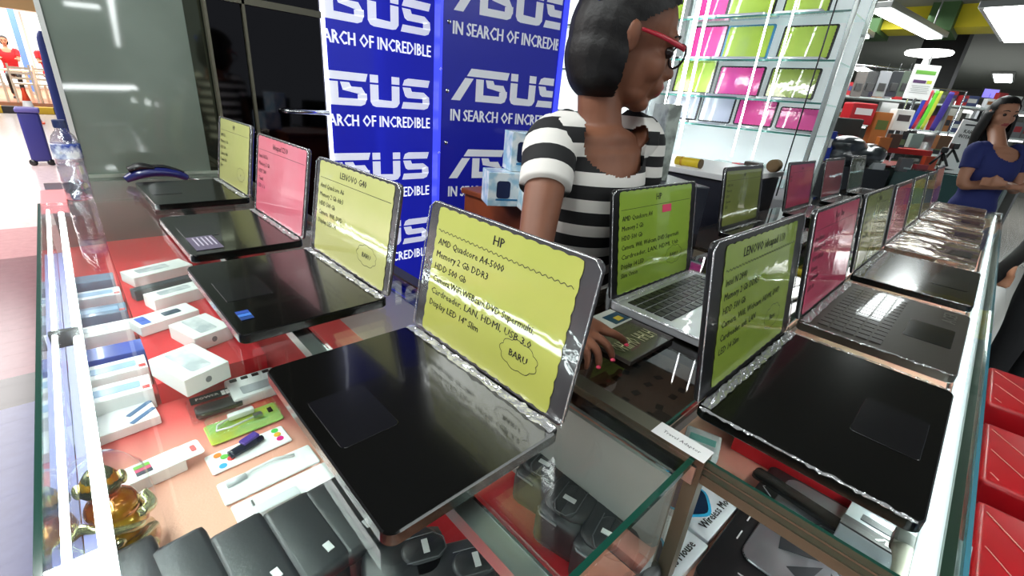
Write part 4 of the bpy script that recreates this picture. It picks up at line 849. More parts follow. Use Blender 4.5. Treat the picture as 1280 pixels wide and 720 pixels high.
    if hair == 'bob':
        EH((-.026, 0, .005), (.088, .082, .096)); EH((-.030, 0, -.035), (.080, .082, .080)); EH((-.032, 0, -.062), (.066, .078, .058))
    else:
        EH((-.055, 0, -.02), (.068, .088, .09))
        for sd in (-1, 1): h.limb([(hcr+(f_*-.01+l_*sd*.07+u_*.0)*hs, .04, .03), (hcr+(f_*-.01+l_*sd*.085-u_*.12)*hs, .045, .03), (hcr+(f_*.01+l_*sd*.09-u_*.25)*hs, .035, .022)], f_)
        h.limb([(hcr+(f_*-.07)*hs, .08, .03), (hcr+(f_*-.08-u_*.15)*hs, .08, .03), (hcr+(f_*-.07-u_*.27)*hs, .06, .02)], l_)
    def cuth(c):
        d = (c-hcr)/hs; fa, la, ua = d.dot(f_), d.dot(l_), d.dot(u_)
        if hair == 'bob': return fa > -.012+.12*max(0, -ua) and ua < .022+.80*fa and not (fa < .0 and ua > .06)
        return fa > .02 and ua < .055+.3*(fa-.02) and abs(la) < .068
    remesh(h, 'hair', max(.0045, voxel), [hair_m], root, 4, cut=cuth)
    if glasses:
        gm = P('glasses_red', hx(170, 26, 44), .3); gd = P('glasses_dark', hx(26, 22, 30), .2)
        for sd in (-1, 1):
            def g(a_, b_, c_): return hcr+(f_*a_+l_*sd*b_+u_*c_)*hs
            MB().limb([(g(-.002, .079, .010), .0032, .0016), (g(.04, .074, .010), .0045, .0018), (g(.088, .062, .006), .0055, .002)], u_, n=8).build('glasses_temple', gm, root, True)
            MB().tube([g(.089+.004*math.cos(a_), .034+.027*math.cos(a_), -.004+.020*math.sin(a_)) for a_ in [2*PI*j/20 for j in range(21)]], .0024, 6).build('glasses_rim', gd, root, True)
        MB().tube([hcr+(f_*.100+l_*.008+u_*.0)*hs, hcr+(f_*.100-l_*.008+u_*.0)*hs], .002, 6).build('glasses_bridge', gd, root, True)
        MB().ell(hcr+(f_*-.085-l_*.055+u_*.045)*hs, (.010, .008, .014), 0).build('hair_clip', P('clip_blue', hx(30, 90, 230), .2, coat=1), root, True)
    return root
# ---- the shop assistant
SR = px_d(690, 176, .93); SL = px_d(800, 172, 1.05); mid = (SR+SL)/2; fd = (CR*.62-CF*.78); fd.z = 0
bx = Vector((mid.x+.03, mid.y+.05, 0)); hipc = Vector((mid.x+.03, mid.y+.05, .84)); hcen = px_d(785, 51, .93)
sax = (SL-SR).normalized()
wr = px_z(716, 398, 1.03); kn = px_z(733, 424, .995)
El = px_d(668, 322, .86)
white_s = hx(222, 218, 212); black_s = hx(20, 19, 21)
tors = stripes('striped_shirt', (0, 0, 1), .056, black_s, white_s, phase=.12, duty=.52)
axr = (SR-El).normalized(); axr = (axr+Vector((0, 0, 0))).normalized()
sl1 = stripes('striped_sleeve', tuple(axr), .066, black_s, white_s, phase=.5-axr.dot(SR+(El-SR)*.42-bx)/.066+4, duty=.5); sl2 = stripes('striped_sleeve_left', (0, 0, 1), .048, black_s, white_s, phase=.3, duty=.5)
eL = SL+Vector((.04, -.02, -.25)); wL = eL+Vector((.0, -.06, -.20))
person('shop assistant in striped black and white top and red glasses behind the counter', bx, SR, SL, fd, hipc,
       [dict(elbow=El, wrist=wr, knuckle=kn, hside=-(px_z(720, 445, .98)-px_z(760, 415, .98)), side=fd, tips=[px_z(783, 431, .972), px_z(766, 450, .962), px_z(748, 459, .960), px_z(732, 462, .960)], thumb=px_z(768, 420, .985)),
        dict(elbow=eL, wrist=wL, knuckle=wL+Vector((0, -.02, -.07)), hside=(0, 1, 0), tips=[wL+Vector((.0, -.03+.018*i, -.15+.008*abs(i-1))) for i in (0, 1, 2, 3)], thumb=wL+Vector((-.02, -.05, -.09)))],
       [(hipc+sax*-.08+Vector((0, 0, -.40)), Vector((hipc.x, hipc.y, .09))+sax*-.09), (hipc+sax*.08+Vector((0, 0, -.40)), Vector((hipc.x, hipc.y, .09))+sax*.09)],
       hcen, CR*.99+CF*.04, .20, 1.11, [tors, sl1, sl2], skin, .0042, P('dark_jeans', hx(30, 34, 48), .8), black, glasses=True, tw=.95)
as_root = [o for o in bpy.data.objects if o.get('label', '').startswith('shop assistant')][0]
for i, tp in enumerate((px_z(783, 431, .978), px_z(766, 450, .968), px_z(748, 459, .966))):
    MB().ell(tp-bx, (.0045, .004, .0025)).build('fingernail', P('nail_pink', hx(224, 70, 100), .25), as_root, True)
# ---- far woman in blue
B = px_d(1218, 250, 3.35); bz = Vector((B.x, B.y, 0)); q0 = Vector((CR.x, CR.y, 0)).normalized(); tow = Vector((-CF.x, -CF.y, 0)).normalized()
srf = bz-q0*.165+Z3*1.30; slf = bz+q0*.175+Z3*1.30; hpf = bz+Z3*.84
blue = P('blue_tee', hx(30, 40, 104), .8); jeans = P('blue_jeans', hx(52, 72, 92), .85, col2=hx(80, 100, 116), cscale=6)
er = srf+Vector((0, 0, -.24))+tow*.05-q0*.03; el = slf+Vector((0, 0, -.24))+tow*.05+q0*.03; c0 = bz+tow*.19+Z3*1.08
person('woman in blue shirt and jeans with folded arms beyond the right counter', bz, srf, slf, tow, hpf,
       [dict(elbow=er, wrist=c0+q0*.08, knuckle=c0+q0*.14-tow*.02, hside=Z3, tips=[c0+q0*.20-tow*(.06)+Z3*(.02-.016*i) for i in range(4)], thumb=c0+q0*.15+Z3*.05),
        dict(elbow=el, wrist=c0-q0*.07+tow*.02+Z3*.02, knuckle=c0-q0*.13+Z3*.02, hside=Z3, tips=[c0-q0*.19-tow*.03+Z3*(.04-.016*i) for i in range(4)], thumb=c0-q0*.13+Z3*.07)],
       [(hpf-q0*.08-Z3*.4, bz-q0*.09+Z3*.09), (hpf+q0*.08-Z3*.4, bz+q0*.10+Z3*.09)],
       px_d(1254, 142, 3.30), tow-q0*.22, .12, 1.0, [blue]*3, P('skin_far', hx(176, 124, 98), .5), .009, jeans, black, hair='long', sleeve_len=.55)
# ---- two seated diners in red far left
for (px_, py_, lb_) in ((4, 50, 'person in red top seated at the far left edge of the food stalls'), (54, 54, 'person in red top seated at far tables beside the blue banner')):
    D_ = 12.3; c = px_d(px_, py_, D_); b_ = Vector((c.x, c.y, .2)); q_ = Vector((1, 0, 0)); f2 = Vector((0, -1, 0)); sr_ = b_-q_*.19+Z3*1.22; sl_ = b_+q_*.19+Z3*1.22; h_ = b_+Z3*.62
    def arm(sp, sg): e_ = sp+Vector((0, -.10, -.24)); w_ = e_+Vector((-.05*sg, -.22, .04)); return dict(elbow=e_, wrist=w_, knuckle=w_+Vector((0, -.07, -.01)), hside=(1, 0, 0), tips=[w_+Vector((-.03+.02*i, -.14, -.03)) for i in range(4)], thumb=w_+Vector((.04, -.10, -.01)))
    person(lb_, b_, sr_, sl_, f2, h_, [arm(sr_, -1), arm(sl_, 1)], [(h_+Vector((-.1, -.40, -.02)), h_+Vector((-.1, -.42, -.53))), (h_+Vector((.1, -.40, -.02)), h_+Vector((.1, -.42, -.53)))], b_+Z3*1.45, f2, .1, 1.05, [P('red_tee', hx(190, 24, 34), .8)]*3, MT['skin_far'], .016, black, black, hair='bob', sleeve_len=.6, group='seated diners far left')

# ================================================================== STAFF SIDE CABINET AND GLASS SHELF TOWER
A_ = px_x(822, 204, 2.0); B_ = px_x(905, 219, 2.0)
wt = thing('low_cabinet', 'dark navy cabinet with white top behind the green HP laptop', 'cabinet', (2.0, .73, 0))
wl = A_.y-.73+.30; zt_ = (A_.z+B_.z)/2
MB().box((.30, wl/2, (zt_-.03)/2), (.58, wl-.02, zt_-.03), bev=.004).build('body', P('navy_body', hx(24, 28, 42), .5), wt); MB().box((.30, wl/2, zt_-.012), (.62, wl, .024), bev=.003).build('top', white, wt)
MB().box((.0, wl*.5, zt_*.5), (.012, wl*.46, zt_*.8), bev=.003).build('door', P('navy_door', hx(30, 34, 48), .45), wt)
y1_ = px_x(858, 203, 2.06)
yr = thing('tape_roll', 'yellow roll lying on the white cabinet top', 'roll', (2.07, y1_.y, zt_+.022), 0)
MB().tube([(0, -.06, 0), (0, .055, 0)], .020, 16).build('roll', P('roll_yellow', hx(226, 196, 40), .4), yr, True); MB().tube([(0, -.068, 0), (0, -.06, 0)], .021, 16).build('end_cap', P('roll_brown', hx(90, 70, 40), .5), yr); MB().tube([(0, .02, 0), (0, .03, 0)], .0208, 16).build('band', P('roll_band', hx(200, 150, 30), .5), yr)
XT = 3.0
tw_ = thing('display_tower', 'tall brightly lit glass shelf tower full of carded laptops', 'display shelf', (XT, 0, 0))
y0_, y1_ = .76, 1.80; shz = [px_x(1022, 171, XT).z, px_x(1030, 130, XT).z, px_x(1035, 76, XT).z, px_x(1039, 15, XT).z, px_x(1045, -45, XT).z]
for z_ in shz:
    MB().box((.14, (y0_+y1_)/2, z_), (.30, y1_-y0_, .008)).build('glass_shelf', glass_thin, tw_); MB().box((-.012, (y0_+y1_)/2, z_), (.005, y1_-y0_, .009)).build('shelf_edge', P('shelf_edge_teal', hx(60, 120, 110), .2), tw_)
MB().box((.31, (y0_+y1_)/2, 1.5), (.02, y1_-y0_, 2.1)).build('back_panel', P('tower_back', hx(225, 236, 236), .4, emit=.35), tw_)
MB().box((.15, (y0_+y1_)/2, .5), (.34, y1_-y0_, 1.0)).build('base_cabinet', P('tower_base', hx(216, 218, 220), .4), tw_)
for (x_, y_) in ((-.015, y0_-.01), (.31, y0_-.01), (-.015, y1_), (.31, y1_)): MB().box((x_, y_, 1.3), (.022, .022, 2.6), bev=.003).build('post', P('post_pale', hx(196, 204, 200), .25, metal=.6), tw_)
vtube = emis('tower_tube', (.92, 1, 1, 1), 16)
for (pa, wd) in (((862, 60), .012), ((874, 60), .008), ((950, 60), .0045), ((979, 60), .0045), ((845, 60), .004)):
    c = px_x(*pa, XT-.06); MB().tube([(-.06, c.y, 1.14), (-.06, c.y, 2.4)], wd, 10).build('tube_light', vtube, tw_, True)
cw = px_x(1020, 85, XT-.2)
MB().tube([(-.2, cw.y+.0, 2.5), (-.2, cw.y, .98)], .0035, 6).build('cable', black, tw_, True)
def tower_laptop(x0, x1, ya, yb, col, label, zi, dark=True, grp='carded laptops on the glass shelves'):
    a = px_x(x0, (ya+yb)/2, XT+.13); b = px_x(x1, (ya+yb)/2, XT+.13); t_p = px_x((x0+x1)/2, ya, XT+.13).z; b_p = px_x((x0+x1)/2, yb, XT+.13).z
    w = a.y-b.y; h = t_p-b_p; z = b_p-.022
    z = shz[zi]+.0045
    h = max(t_p-z-.02, .12)
    laptop(label, (XT+.13, (a.y+b.y)/2, z), -PI/2, max(w*1.10, .12), .125, h, col, '', [], None, group=grp, detail=False, wrap=False, pad=False, cardw=.90, cardh=.88, tilt=7, lid=black if dark else P('lid_cyan', hx(60, 130, 170), .3), deck=deck_silver, th=.012)
TL = [(838, 856, -25, 17, 'shelflime', 'green carded laptop on the top shelf behind the assistant’s forehead', 3), (877, 911, -25, 17, 'magenta', 'pink carded laptop on the top glass shelf', 3), (915, 970, -25, 14, 'shelflime', 'green carded laptop on the top shelf left of the black lid', 3), (986, 1040, -28, 13, 'shelflime', 'green carded laptop at the top shelf right end', 3),
      (866, 904, 30, 66, 'magenta', 'pink carded laptop on the second shelf behind the tube light', 2), (908, 962, 29, 68, 'shelflime', 'green carded laptop on the second shelf with blue rim', 2), (978, 1040, 29, 70, 'shelflime', 'green carded laptop on the second shelf nearest the post', 2),
      (846, 891, 75, 108, 'shelflime', 'yellow green carded laptop on the third shelf by the assistant’s nose', 1), (898, 951, 81, 114, 'magenta', 'magenta carded laptop in the middle of the third shelf', 1), (962, 1020, 83, 119, 'green', 'green carded laptop on the third shelf nearest the post', 1),
      (832, 872, 116, 146, 'greywhite', 'pale grey carded laptop on the lowest glass shelf at left', 0), (877, 915, 120, 148, 'greywhite', 'small grey white tablet on the lowest glass shelf', 0), (921, 967, 124, 158, 'magenta', 'pink carded laptop on the lowest shelf between the thin tubes', 0), (973, 1023, 133, 166, 'magenta', 'pink carded laptop on the lowest shelf nearest the post', 0)]
for i, (a0, a1, c0_, c1_, col, lb_, zi) in enumerate(TL): tower_laptop(a0, a1, c0_, c1_, col, lb_.replace('\u2019', ''), zi, dark=(i != 5))
wd = thing('added_glow_cabinet', 'glowing white cabinet added to brighten the gap left of the tower', 'display shelf', (3.05, 1.86, 0))  # glowing stand-in added for the tower's bright back
MB().box((.20, .75, 1.3), (.36, 1.48, 2.6), bev=.005).build('body', P('tower_base', hx(216, 218, 220), .4), wd); MB().box((.012, .75, 1.6), (.012, 1.40, 1.5)).build('glow_panel', P('glow_white', hx(235, 242, 242), .4, emit=1.1), wd)
for z_ in (1.0, 1.3, 1.6, 1.9, 2.2): MB().box((-.05, .75, z_), (.11, 1.40, .01)).build('glass_shelf', P('shelf_edge_teal', hx(60, 120, 110), .2), wd)  # shelves of the added glow cabinet
# small goods on the tower base
gr = random.Random(5); pal = [(hx(214, 236, 236), 'pale green plastic'), (hx(196, 30, 40), 'red'), (hx(60, 52, 44), 'brown'), (hx(230, 232, 234), 'white'), (hx(170, 50, 90), 'magenta'), (hx(210, 230, 225), 'milky')]
def small_box(loc, sz, m, label, cat='box', grp=None, rz=0, name='goods_box', band=None):
    t = thing(name, label, cat, loc, rz, grp); MB().box((0, 0, sz[2]/2), sz, bev=min(sz)*.08).build('carton', m, t)
    MB().box((0, 0, sz[2]*.62), (sz[0]*1.012, sz[1]*1.012, sz[2]*.22)).build('label_band', band or white, t); return t
for k, (px_, py_, w_, h_, ci, lb_) in enumerate(((862, 178, .10, .06, 5, 'flat milky plastic box at the left of the tower base'), (880, 186, .07, .04, 4, 'small magenta packet on the tower base'), (905, 176, .09, .07, 0, 'pale green plastic tub on the tower base'), (923, 182, .05, .07, 1, 'bright red packet on the tower base'), (945, 176, .09, .09, 2, 'brown furry pouch on the tower base'), (968, 178, .08, .09, 5, 'milky bag on the tower base between two tubes'), (986, 181, .06, .07, 0, 'pale green box at the right of the tower base'))):
    c = px_x(px_, py_+6, XT-.0); small_box((XT+.05, c.y, 1.001), (.08, w_, h_+.03), P('goods_%d' % ci, pal[ci][0], .3, coat=.5), lb_, grp='small goods on the tower base')
# cylinder brown roll end near tower base
c = px_x(968, 200, 2.45); rl = thing('cardboard_roll', 'brown cardboard roll end beside the olive carded laptop', 'roll', (2.45, c.y, zt_+.03), 0)
MB().lathe([(.012, 0), (.028, .0), (.03, .004), (.03, .05), (.012, .05)], 18).build('tube', P('kraft', hx(120, 96, 64), .7), rl, True, rot=(0, PI/2, 0)); MB().lathe([(.0, .001), (.012, .001), (.012, .049), (.0, .049)], 14).build('core', black, rl, rot=(0, PI/2, 0))
# narrow white carton standing behind the assistant
c = px_d(826, 178, 1.65); nb_ = thing('tall_carton', 'pale printed carton standing just right of the striped shoulder', 'carton', (c.x, c.y, 0), -.5)
MB().box((0, 0, 1.25), (.05, .10, .26), bev=.003).build('carton', P('pale_print', hx(176, 184, 176), .3, coat=.5, col2=hx(120, 126, 120), cscale=18), nb_); MB().box((0, 0, .56), (.28, .30, 1.12), bev=.005).build('pedestal', P('navy_body2', hx(24, 28, 42), .5), nb_)

# ================================================================== RIGHT BACKGROUND
KD = 4.6
def at(px_, py_, d=KD): return px_d(px_, py_, d)
def stand(name, label, cat, px_, py_, w, h, m, d=KD, dep=.08, grp=None, band=None, yaw=-.78): 
    c = at(px_, py_, d); t = thing(name, label, cat, (c.x, c.y, c.z-h/2), yaw, grp); MB().box((0, 0, h/2), (w, dep, h), bev=min(w, h, dep)*.08).build('carton', m, t)
    if band is not None: MB().box((0, -dep/2-.001, h*.6), (w*.7, .002, h*.3)).build('print_panel', band, t)
    return t
c0 = at(1100, 205, KD); kt = c0.z-.02
kc = thing('kiosk_counter', 'neighbouring stall counter crowded with accessories behind the laptops', 'display counter', (c0.x, c0.y, 0), -.78)
MB().box((.2, .30, (kt)/2), (2.2, .8, kt), bev=.005).build('body', P('stall_body', hx(150, 160, 158), .35), kc); MB().box((.2, .30, kt+.012), (2.3, .9, .02)).build('top', P('stall_top', hx(120, 60, 56), .4), kc); MB().box((.2, -.105, kt*.8), (2.1, .01, .25)).build('glass_front', glassy('stall_glass', (.7, .8, .8, 1), 1.5), kc)
# second layer shelf wall
c1 = at(1150, 150, 5.6); rk = thing('stall_rack', 'tall accessory rack at the neighbouring stall under the dark wall', 'rack', (c1.x, c1.y, 0), -.78)
for z_ in (.9, 1.15, 1.42, 1.72): MB().box((.15, 0, z_), (2.6, .35, .02)).build('shelf', P('rack_shelf', hx(190, 200, 198), .3), rk)
for x_ in (-1.15, .15, 1.45): MB().box((x_, 0, .9), (.03, .35, 1.8)).build('upright', alu, rk)
for x_ in (-.9, .3, 1.1): MB().box((x_, .0, 1.395), (.5, .05, .015)).build('shelf_light', emis('rack_light', (1, 1, 1, 1), 4), rk)
rg = random.Random(11)
cols = [hx(200, 200, 196), hx(36, 34, 36), hx(170, 40, 44), hx(230, 232, 234), hx(90, 100, 60), hx(60, 70, 110), hx(150, 96, 50), hx(120, 122, 124)]
names_c = ['pale grey', 'black', 'red', 'white', 'olive', 'dark blue', 'tan', 'mid grey']
n_ = 0
for row, z_ in enumerate((.911, 1.161, 1.431, 1.731)):
    x_ = -1.05
    while x_ < 1.35:
        w_ = rg.uniform(.07, .15); h_ = rg.uniform(.10, .19); ci = rg.randrange(8)
        p = Matrix.Rotation(-.78, 3, 'Z') @ Vector((x_+w_/2, rg.uniform(-.06, .04), 0))
        n_ = n_+1 if x_ > -1.0 else 0
        t = thing('boxed_accessory', '%s box with %s panel, {} from left on the {} rack shelf'.replace('{}', '%s') % (names_c[ci], names_c[(ci+3) % 8], ('first', 'second', 'third', 'fourth', 'fifth', 'sixth', 'seventh', 'eighth', 'ninth', 'tenth', 'eleventh', 'twelfth', 'thirteenth', 'fourteenth', 'fifteenth', 'sixteenth', 'seventeenth', 'eighteenth', 'nineteenth', 'twentieth', 'last', 'last')[n_], ('bottom', 'second', 'third', 'top')[row]), 'box', (c1.x+p.x, c1.y+p.y, z_), -.78+rg.uniform(-.15, .15), 'boxed accessories on the neighbouring rack')
        MB().box((0, 0, h_/2), (w_, .06, h_), bev=.004).build('carton', P('acc_%d' % ci, cols[ci], .35, coat=.4), t); MB().box((0, -.0312, h_*.55), (w_*.7, .002, h_*.35)).build('print_panel', P('acc_%d' % ((ci+3) % 8), cols[(ci+3) % 8], .35, coat=.4), t)
        x_ += w_+rg.uniform(.01, .05)
K = 'hanging accessory packs on the stall'
stand('boxed_appliance', 'red and white box on the stall left of the orange bag', 'box', 1072, 142, .24, .20, P('red_box', hx(190, 36, 44), .35), dep=.16, band=white)
stand('paper_bag', 'orange brown bag standing on the stall', 'bag', 1097, 160, .16, .30, P('orange_bag', hx(176, 108, 46), .6), dep=.08, band=P('bag_green', hx(90, 110, 50), .5))
stand('white_packs', 'white packs standing right of the orange bag', 'box', 1124, 150, .18, .20, P('white_pack', hx(225, 226, 220), .35), dep=.1, band=P('pack_dark', hx(70, 60, 60), .5))
for i, (px_, w_, c_) in enumerate(((1074, .12, 'rust'), (1088, .13, 'dark'), (1103, .13, 'silver'), (1118, .12, 'charcoal'), (1131, .11, 'smoky'))):
    c = at(px_, 104, 5.0); t = thing('hanging_pack', '%s blister pack hanging from the stall rail' % c_, 'blister pack', (c.x, c.y, c.z-.14), -.78, K)
    MB().slab(w_, .26, .012, .012, mat=Matrix.Translation((0, 0, .13)) @ Matrix.Rotation(PI/2, 4, 'X')).build('pack', P('hang_%d' % i, (hx(90, 84, 80), hx(40, 42, 44), hx(140, 142, 146), hx(52, 54, 56), hx(86, 96, 84))[i], .15, coat=1, bump=.6, bscale=14), t)
    MB().box((0, -.010, .10), (w_*.6, .012, .08), bev=.003).build('content', P('hang_c', hx(60, 60, 60), .3), t)
    MB().tube([(0, 0, .26), (0, 0, .335+.0*i)], .003, 6).build('hook', chrome, t)
c = at(1103, 84, 5.0); MB_ = MB().tube([(-.45, 0, 0), (.42, 0, 0)], .008, 8)
MB_.tube([(-.44, 0, 0), (-.44, 0, -c.z)], .01, 8); MB_.tube([(.41, 0, 0), (.41, 0, -c.z)], .01, 8); o = MB_.build('hanging_rail', chrome, loc=(c.x, c.y, c.z+.0), rot=(0, 0, -.78)); tag(o, 'chrome rail carrying hanging packs on the stall', 'rail')
c = at(1163, 137, 4.7)
lr = MB().tube([(-.22, 0, .2), (.3, 0, .2)], .006, 8); lr.tube([(-.21, 0, .2), (-.21, 0, -c.z)], .008, 8); lr.tube([(.29, 0, .2), (.29, 0, -c.z)], .008, 8)
tag(lr.build('lanyard_rail', chrome, loc=tuple(c), rot=(0, 0, -.78)), 'thin chrome rail carrying the coloured lanyards', 'rail')
for i, (dx, col, nm) in enumerate(((-.11, hx(50, 70, 190), 'blue'), (-.075, hx(200, 50, 70), 'red'), (-.02, hx(110, 220, 60), 'lime green'), (.02, hx(200, 210, 70), 'yellow green'), (.13, hx(66, 52, 140), 'purple'))):
    p = Matrix.Rotation(-.78, 3, 'Z') @ Vector((dx, 0, 0)); t = thing('lanyard', '%s lanyard strap hanging at the stall below the sign board' % nm, 'lanyard', (c.x+p.x, c.y+p.y, c.z-.2), -.78, 'coloured lanyards hanging at the stall')
    wd = .030 if i < 4 else .05
    MB().limb([((.02, 0, .38), wd*.6, .004), ((.0, 0, .2), wd*.75, .006), ((-.03, 0, .0), wd*.6, .004)], (1, 0, 0)).build('strap', P('strap_%s' % nm.replace(' ', '_'), col, .5), t, True); MB().tube([(-.03, 0, .0), (-.032, 0, -.02)], .006, 8).build('clip', chrome, t)
# sign board with round lamp
c = at(1152, 103, 4.6); sg = thing('sign_board', 'white framed notice board with green and purple bars below the round lamp', 'sign', (c.x, c.y, c.z-.15), -.78)
MB().box((0, 0, .15), (.26, .015, .32), bev=.003).build('board', white, sg); MB().box((0, -.009, .24), (.2, .003, .035)).build('green_bar', P('sign_green', hx(110, 170, 70), .4), sg); MB().box((-.03, -.009, .155), (.13, .003, .03)).build('purple_bar', P('sign_purple', hx(90, 60, 100), .4), sg); MB().box((.07, -.009, .155), (.05, .003, .03)).build('lime_bar', P('sign_lime', hx(190, 200, 60), .4), sg)
q = MB()
for k in range(5): q.box((0, -.009, .115-.016*k), (.19-.02*(k % 2), .002, .004))
q.build('lettering', P('sign_ink', hx(150, 150, 150), .5), sg); MB().tube([(0, 0, .31), (0, 0, .42)], .008, 8).build('pole', alu, sg)
MB().box((0, 0, -.30), (.02, .02, .6)).build('pole', alu, sg)
c = at(1161, 66, 4.6); rl = thing('round_lamp', 'round white lamp on a short stem above the notice board', 'lamp', (c.x, c.y, c.z-.05))
MB().lathe([(.03, .0), (.19, .03), (.20, .05), (.19, .065), (.02, .08)], 28).build('shade', emis('round_lamp_glow', (1, 1, .98, 1), 5), rl, True); MB().tube([(0, 0, 0), (0, 0, -.10)], [.02, .035], 12).build('stem', white, rl, True)
# white standing sign
c = at(1201, 182, 4.3); ws = thing('standing_sign', 'white standing sign lettered KARTU INTERNET beside the woman in blue', 'sign', (c.x, c.y, c.z-.22), -.78)
Mw = Matrix.Rotation(.10, 4, 'Y'); MB().box((0, 0, .22), (.26, .012, .44), 0, Mw, bev=.002).build('board', white, ws)
q = MB(); Mq = Mw @ Matrix.Translation((0, -.0075, 0)) @ Matrix.Rotation(PI/2, 4, 'X'); put_text(q, 'KARTU', 0, .33, .045, Mq, align='c', bold=.001); put_text(q, 'INTERNET', 0, .285, .042, Mq, align='c', bold=.001); q.box((.02, -.0078, .405), (.14, .002, .012)); q.build('lettering', ink, ws); MB().box((0, .05, -.2), (.1, .1, .42)).build('stand_base', black, ws)
# wrapped goods, blue packet, black bag, tripods, red tray
c = at(1072, 190, 4.2); wg = thing('wrapped_bundle', 'dark clothes bundle in clear wrap on the near end of the stall', 'bundle', (c.x, c.y, c.z-.14), -.78)
G = MB(); G.ell((0, 0, .10), (.26, .14, .10)); G.ell((-.12, 0, .20), (.16, .12, .08)); G.ell((.12, .02, .14), (.16, .12, .09)); o = remesh(G, 'bundle', .02, [P('bundle_dark', hx(52, 58, 64), .3, coat=1, bump=1, bscale=10, col2=hx(24, 30, 36), cscale=6)], wg, 1); MB().box((0, 0, -.14), (.5, .3, .30)).build('crate', P('crate_dark', hx(40, 44, 50), .5), wg)
stand('blue_packet', 'bright blue packet hanging left of the wrapped bundle', 'packet', 1030, 182, .14, .26, P('packet_blue', hx(40, 64, 170), .3, coat=.6), d=4.2, dep=.05, band=white)
stand('dark_bag', 'dark green black bag above the wrapped bundle', 'bag', 1052, 158, .30, .16, P('bag_dark', hx(40, 46, 42), .6), d=4.5, dep=.16)
stand('red_tray', 'long red tray of accessories on the stall', 'tray', 1122, 188, .50, .05, P('tray_red', hx(190, 34, 30), .4), d=4.3, dep=.2)
for i, (px_, py_, lb_, m_) in enumerate(((1116, 176, 'brown wallet standing in the red tray', hx(96, 58, 36)), (1143, 176, 'white and teal packet standing in the red tray', hx(170, 190, 180)), (1177, 178, 'brown pouch by the tripod heads', hx(120, 84, 50)), (1103, 180, 'orange packet at the left of the red tray', hx(200, 110, 40)), (1160, 204, 'orange red disc packet before the tripods', hx(210, 80, 40)), (1130, 206, 'grey wallet in front of the red tray', hx(110, 110, 112)), (1095, 212, 'pale wrapped box in front of the stall', hx(196, 200, 202)), (1148, 214, 'red heart shaped purse below the tray', hx(160, 40, 50)))):
    stand('stall_item', lb_, 'accessory', px_, py_, .11, .12, P('stall_%d' % i, m_, .4, coat=.4), d=4.15, dep=.05, grp='loose accessories on the stall counter')
for i, (px_, py_) in enumerate(((1178, 195), (1190, 190))):
    c = at(px_, py_, 4.0); t = thing('mini_tripod', ('black flexible tripod at the stall edge near the standing sign', 'taller black flexible tripod right beside the standing sign')[i], 'tripod', (c.x, c.y, c.z-.08), .5*i)
    for k in range(3): a_ = 2*PI*k/3; MB().tube([(0, 0, .10), (.03*math.cos(a_), .03*math.sin(a_), .06), (.07*math.cos(a_), .07*math.sin(a_), 0)], .010, 8).build('leg', black, t, True)
    MB().box((0, 0, .13), (.07, .05, .05), bev=.01).build('head', black, t)
# teal glass case behind the woman
c = at(1170, 240, 4.0); gc = thing('teal_glass_case', 'teal tinted glass case behind the last laptop by the woman', 'display case', (c.x+.35, c.y-.15, 0), 0)
MB().box((.5, .25, .55), (1.6, .5, 1.02), bev=.004).build('case_body', P('teal_body', hx(60, 90, 90), .2), gc); MB().box((.5, .25, 1.07), (1.66, .56, .014)).build('glass_top', glassy('teal_glass', (.6, .75, .75, 1), 1.5, boost=.15), gc); MB().box((.5, -.03, 1.06), (1.66, .012, .018)).build('light_edge', emis('teal_edge', (.8, 1, 1, 1), 1.6), gc)
for i, (x_, y_) in enumerate(((13.5, -1.4), (15.5, .6), (14.5, 3.0), (17.5, -1.0), (9.5, 4.6), (12.0, 4.8))):
    t = thing('ceiling_light', ('hall ceiling light over the aisle', 'hall ceiling light in the far middle', 'hall ceiling light far left', 'hall ceiling light deepest right', 'hall ceiling light behind the shelf tower', 'hall ceiling light behind the dark column')[i], 'ceiling light', (x_, y_, 2.70), .0, 'far hall ceiling lights')
    MB().box((0, 0, .02), (1.9, .36, .05), bev=.004).build('housing', alu, t); MB().box((0, 0, -.008), (1.8, .28, .02)).build('diffuser', tube_white, t)
# columns
for (x_, y_, w_, nm) in ((8.0, 2.2, .55, 'dark square column just right of the shelf tower post'), (9.0, 1.05, .45, 'dark column in the middle of the hall behind the lanyards')):
    t = thing('column', nm, 'column', (x_, y_, 0)); MB().box((0, 0, 1.38), (w_, w_, 2.74), bev=.01).build('shaft', P('column_dark', hx(12, 12, 13), .6), t); MB().box((0, 0, .05), (w_+.06, w_+.06, .1)).build('base', black, t)
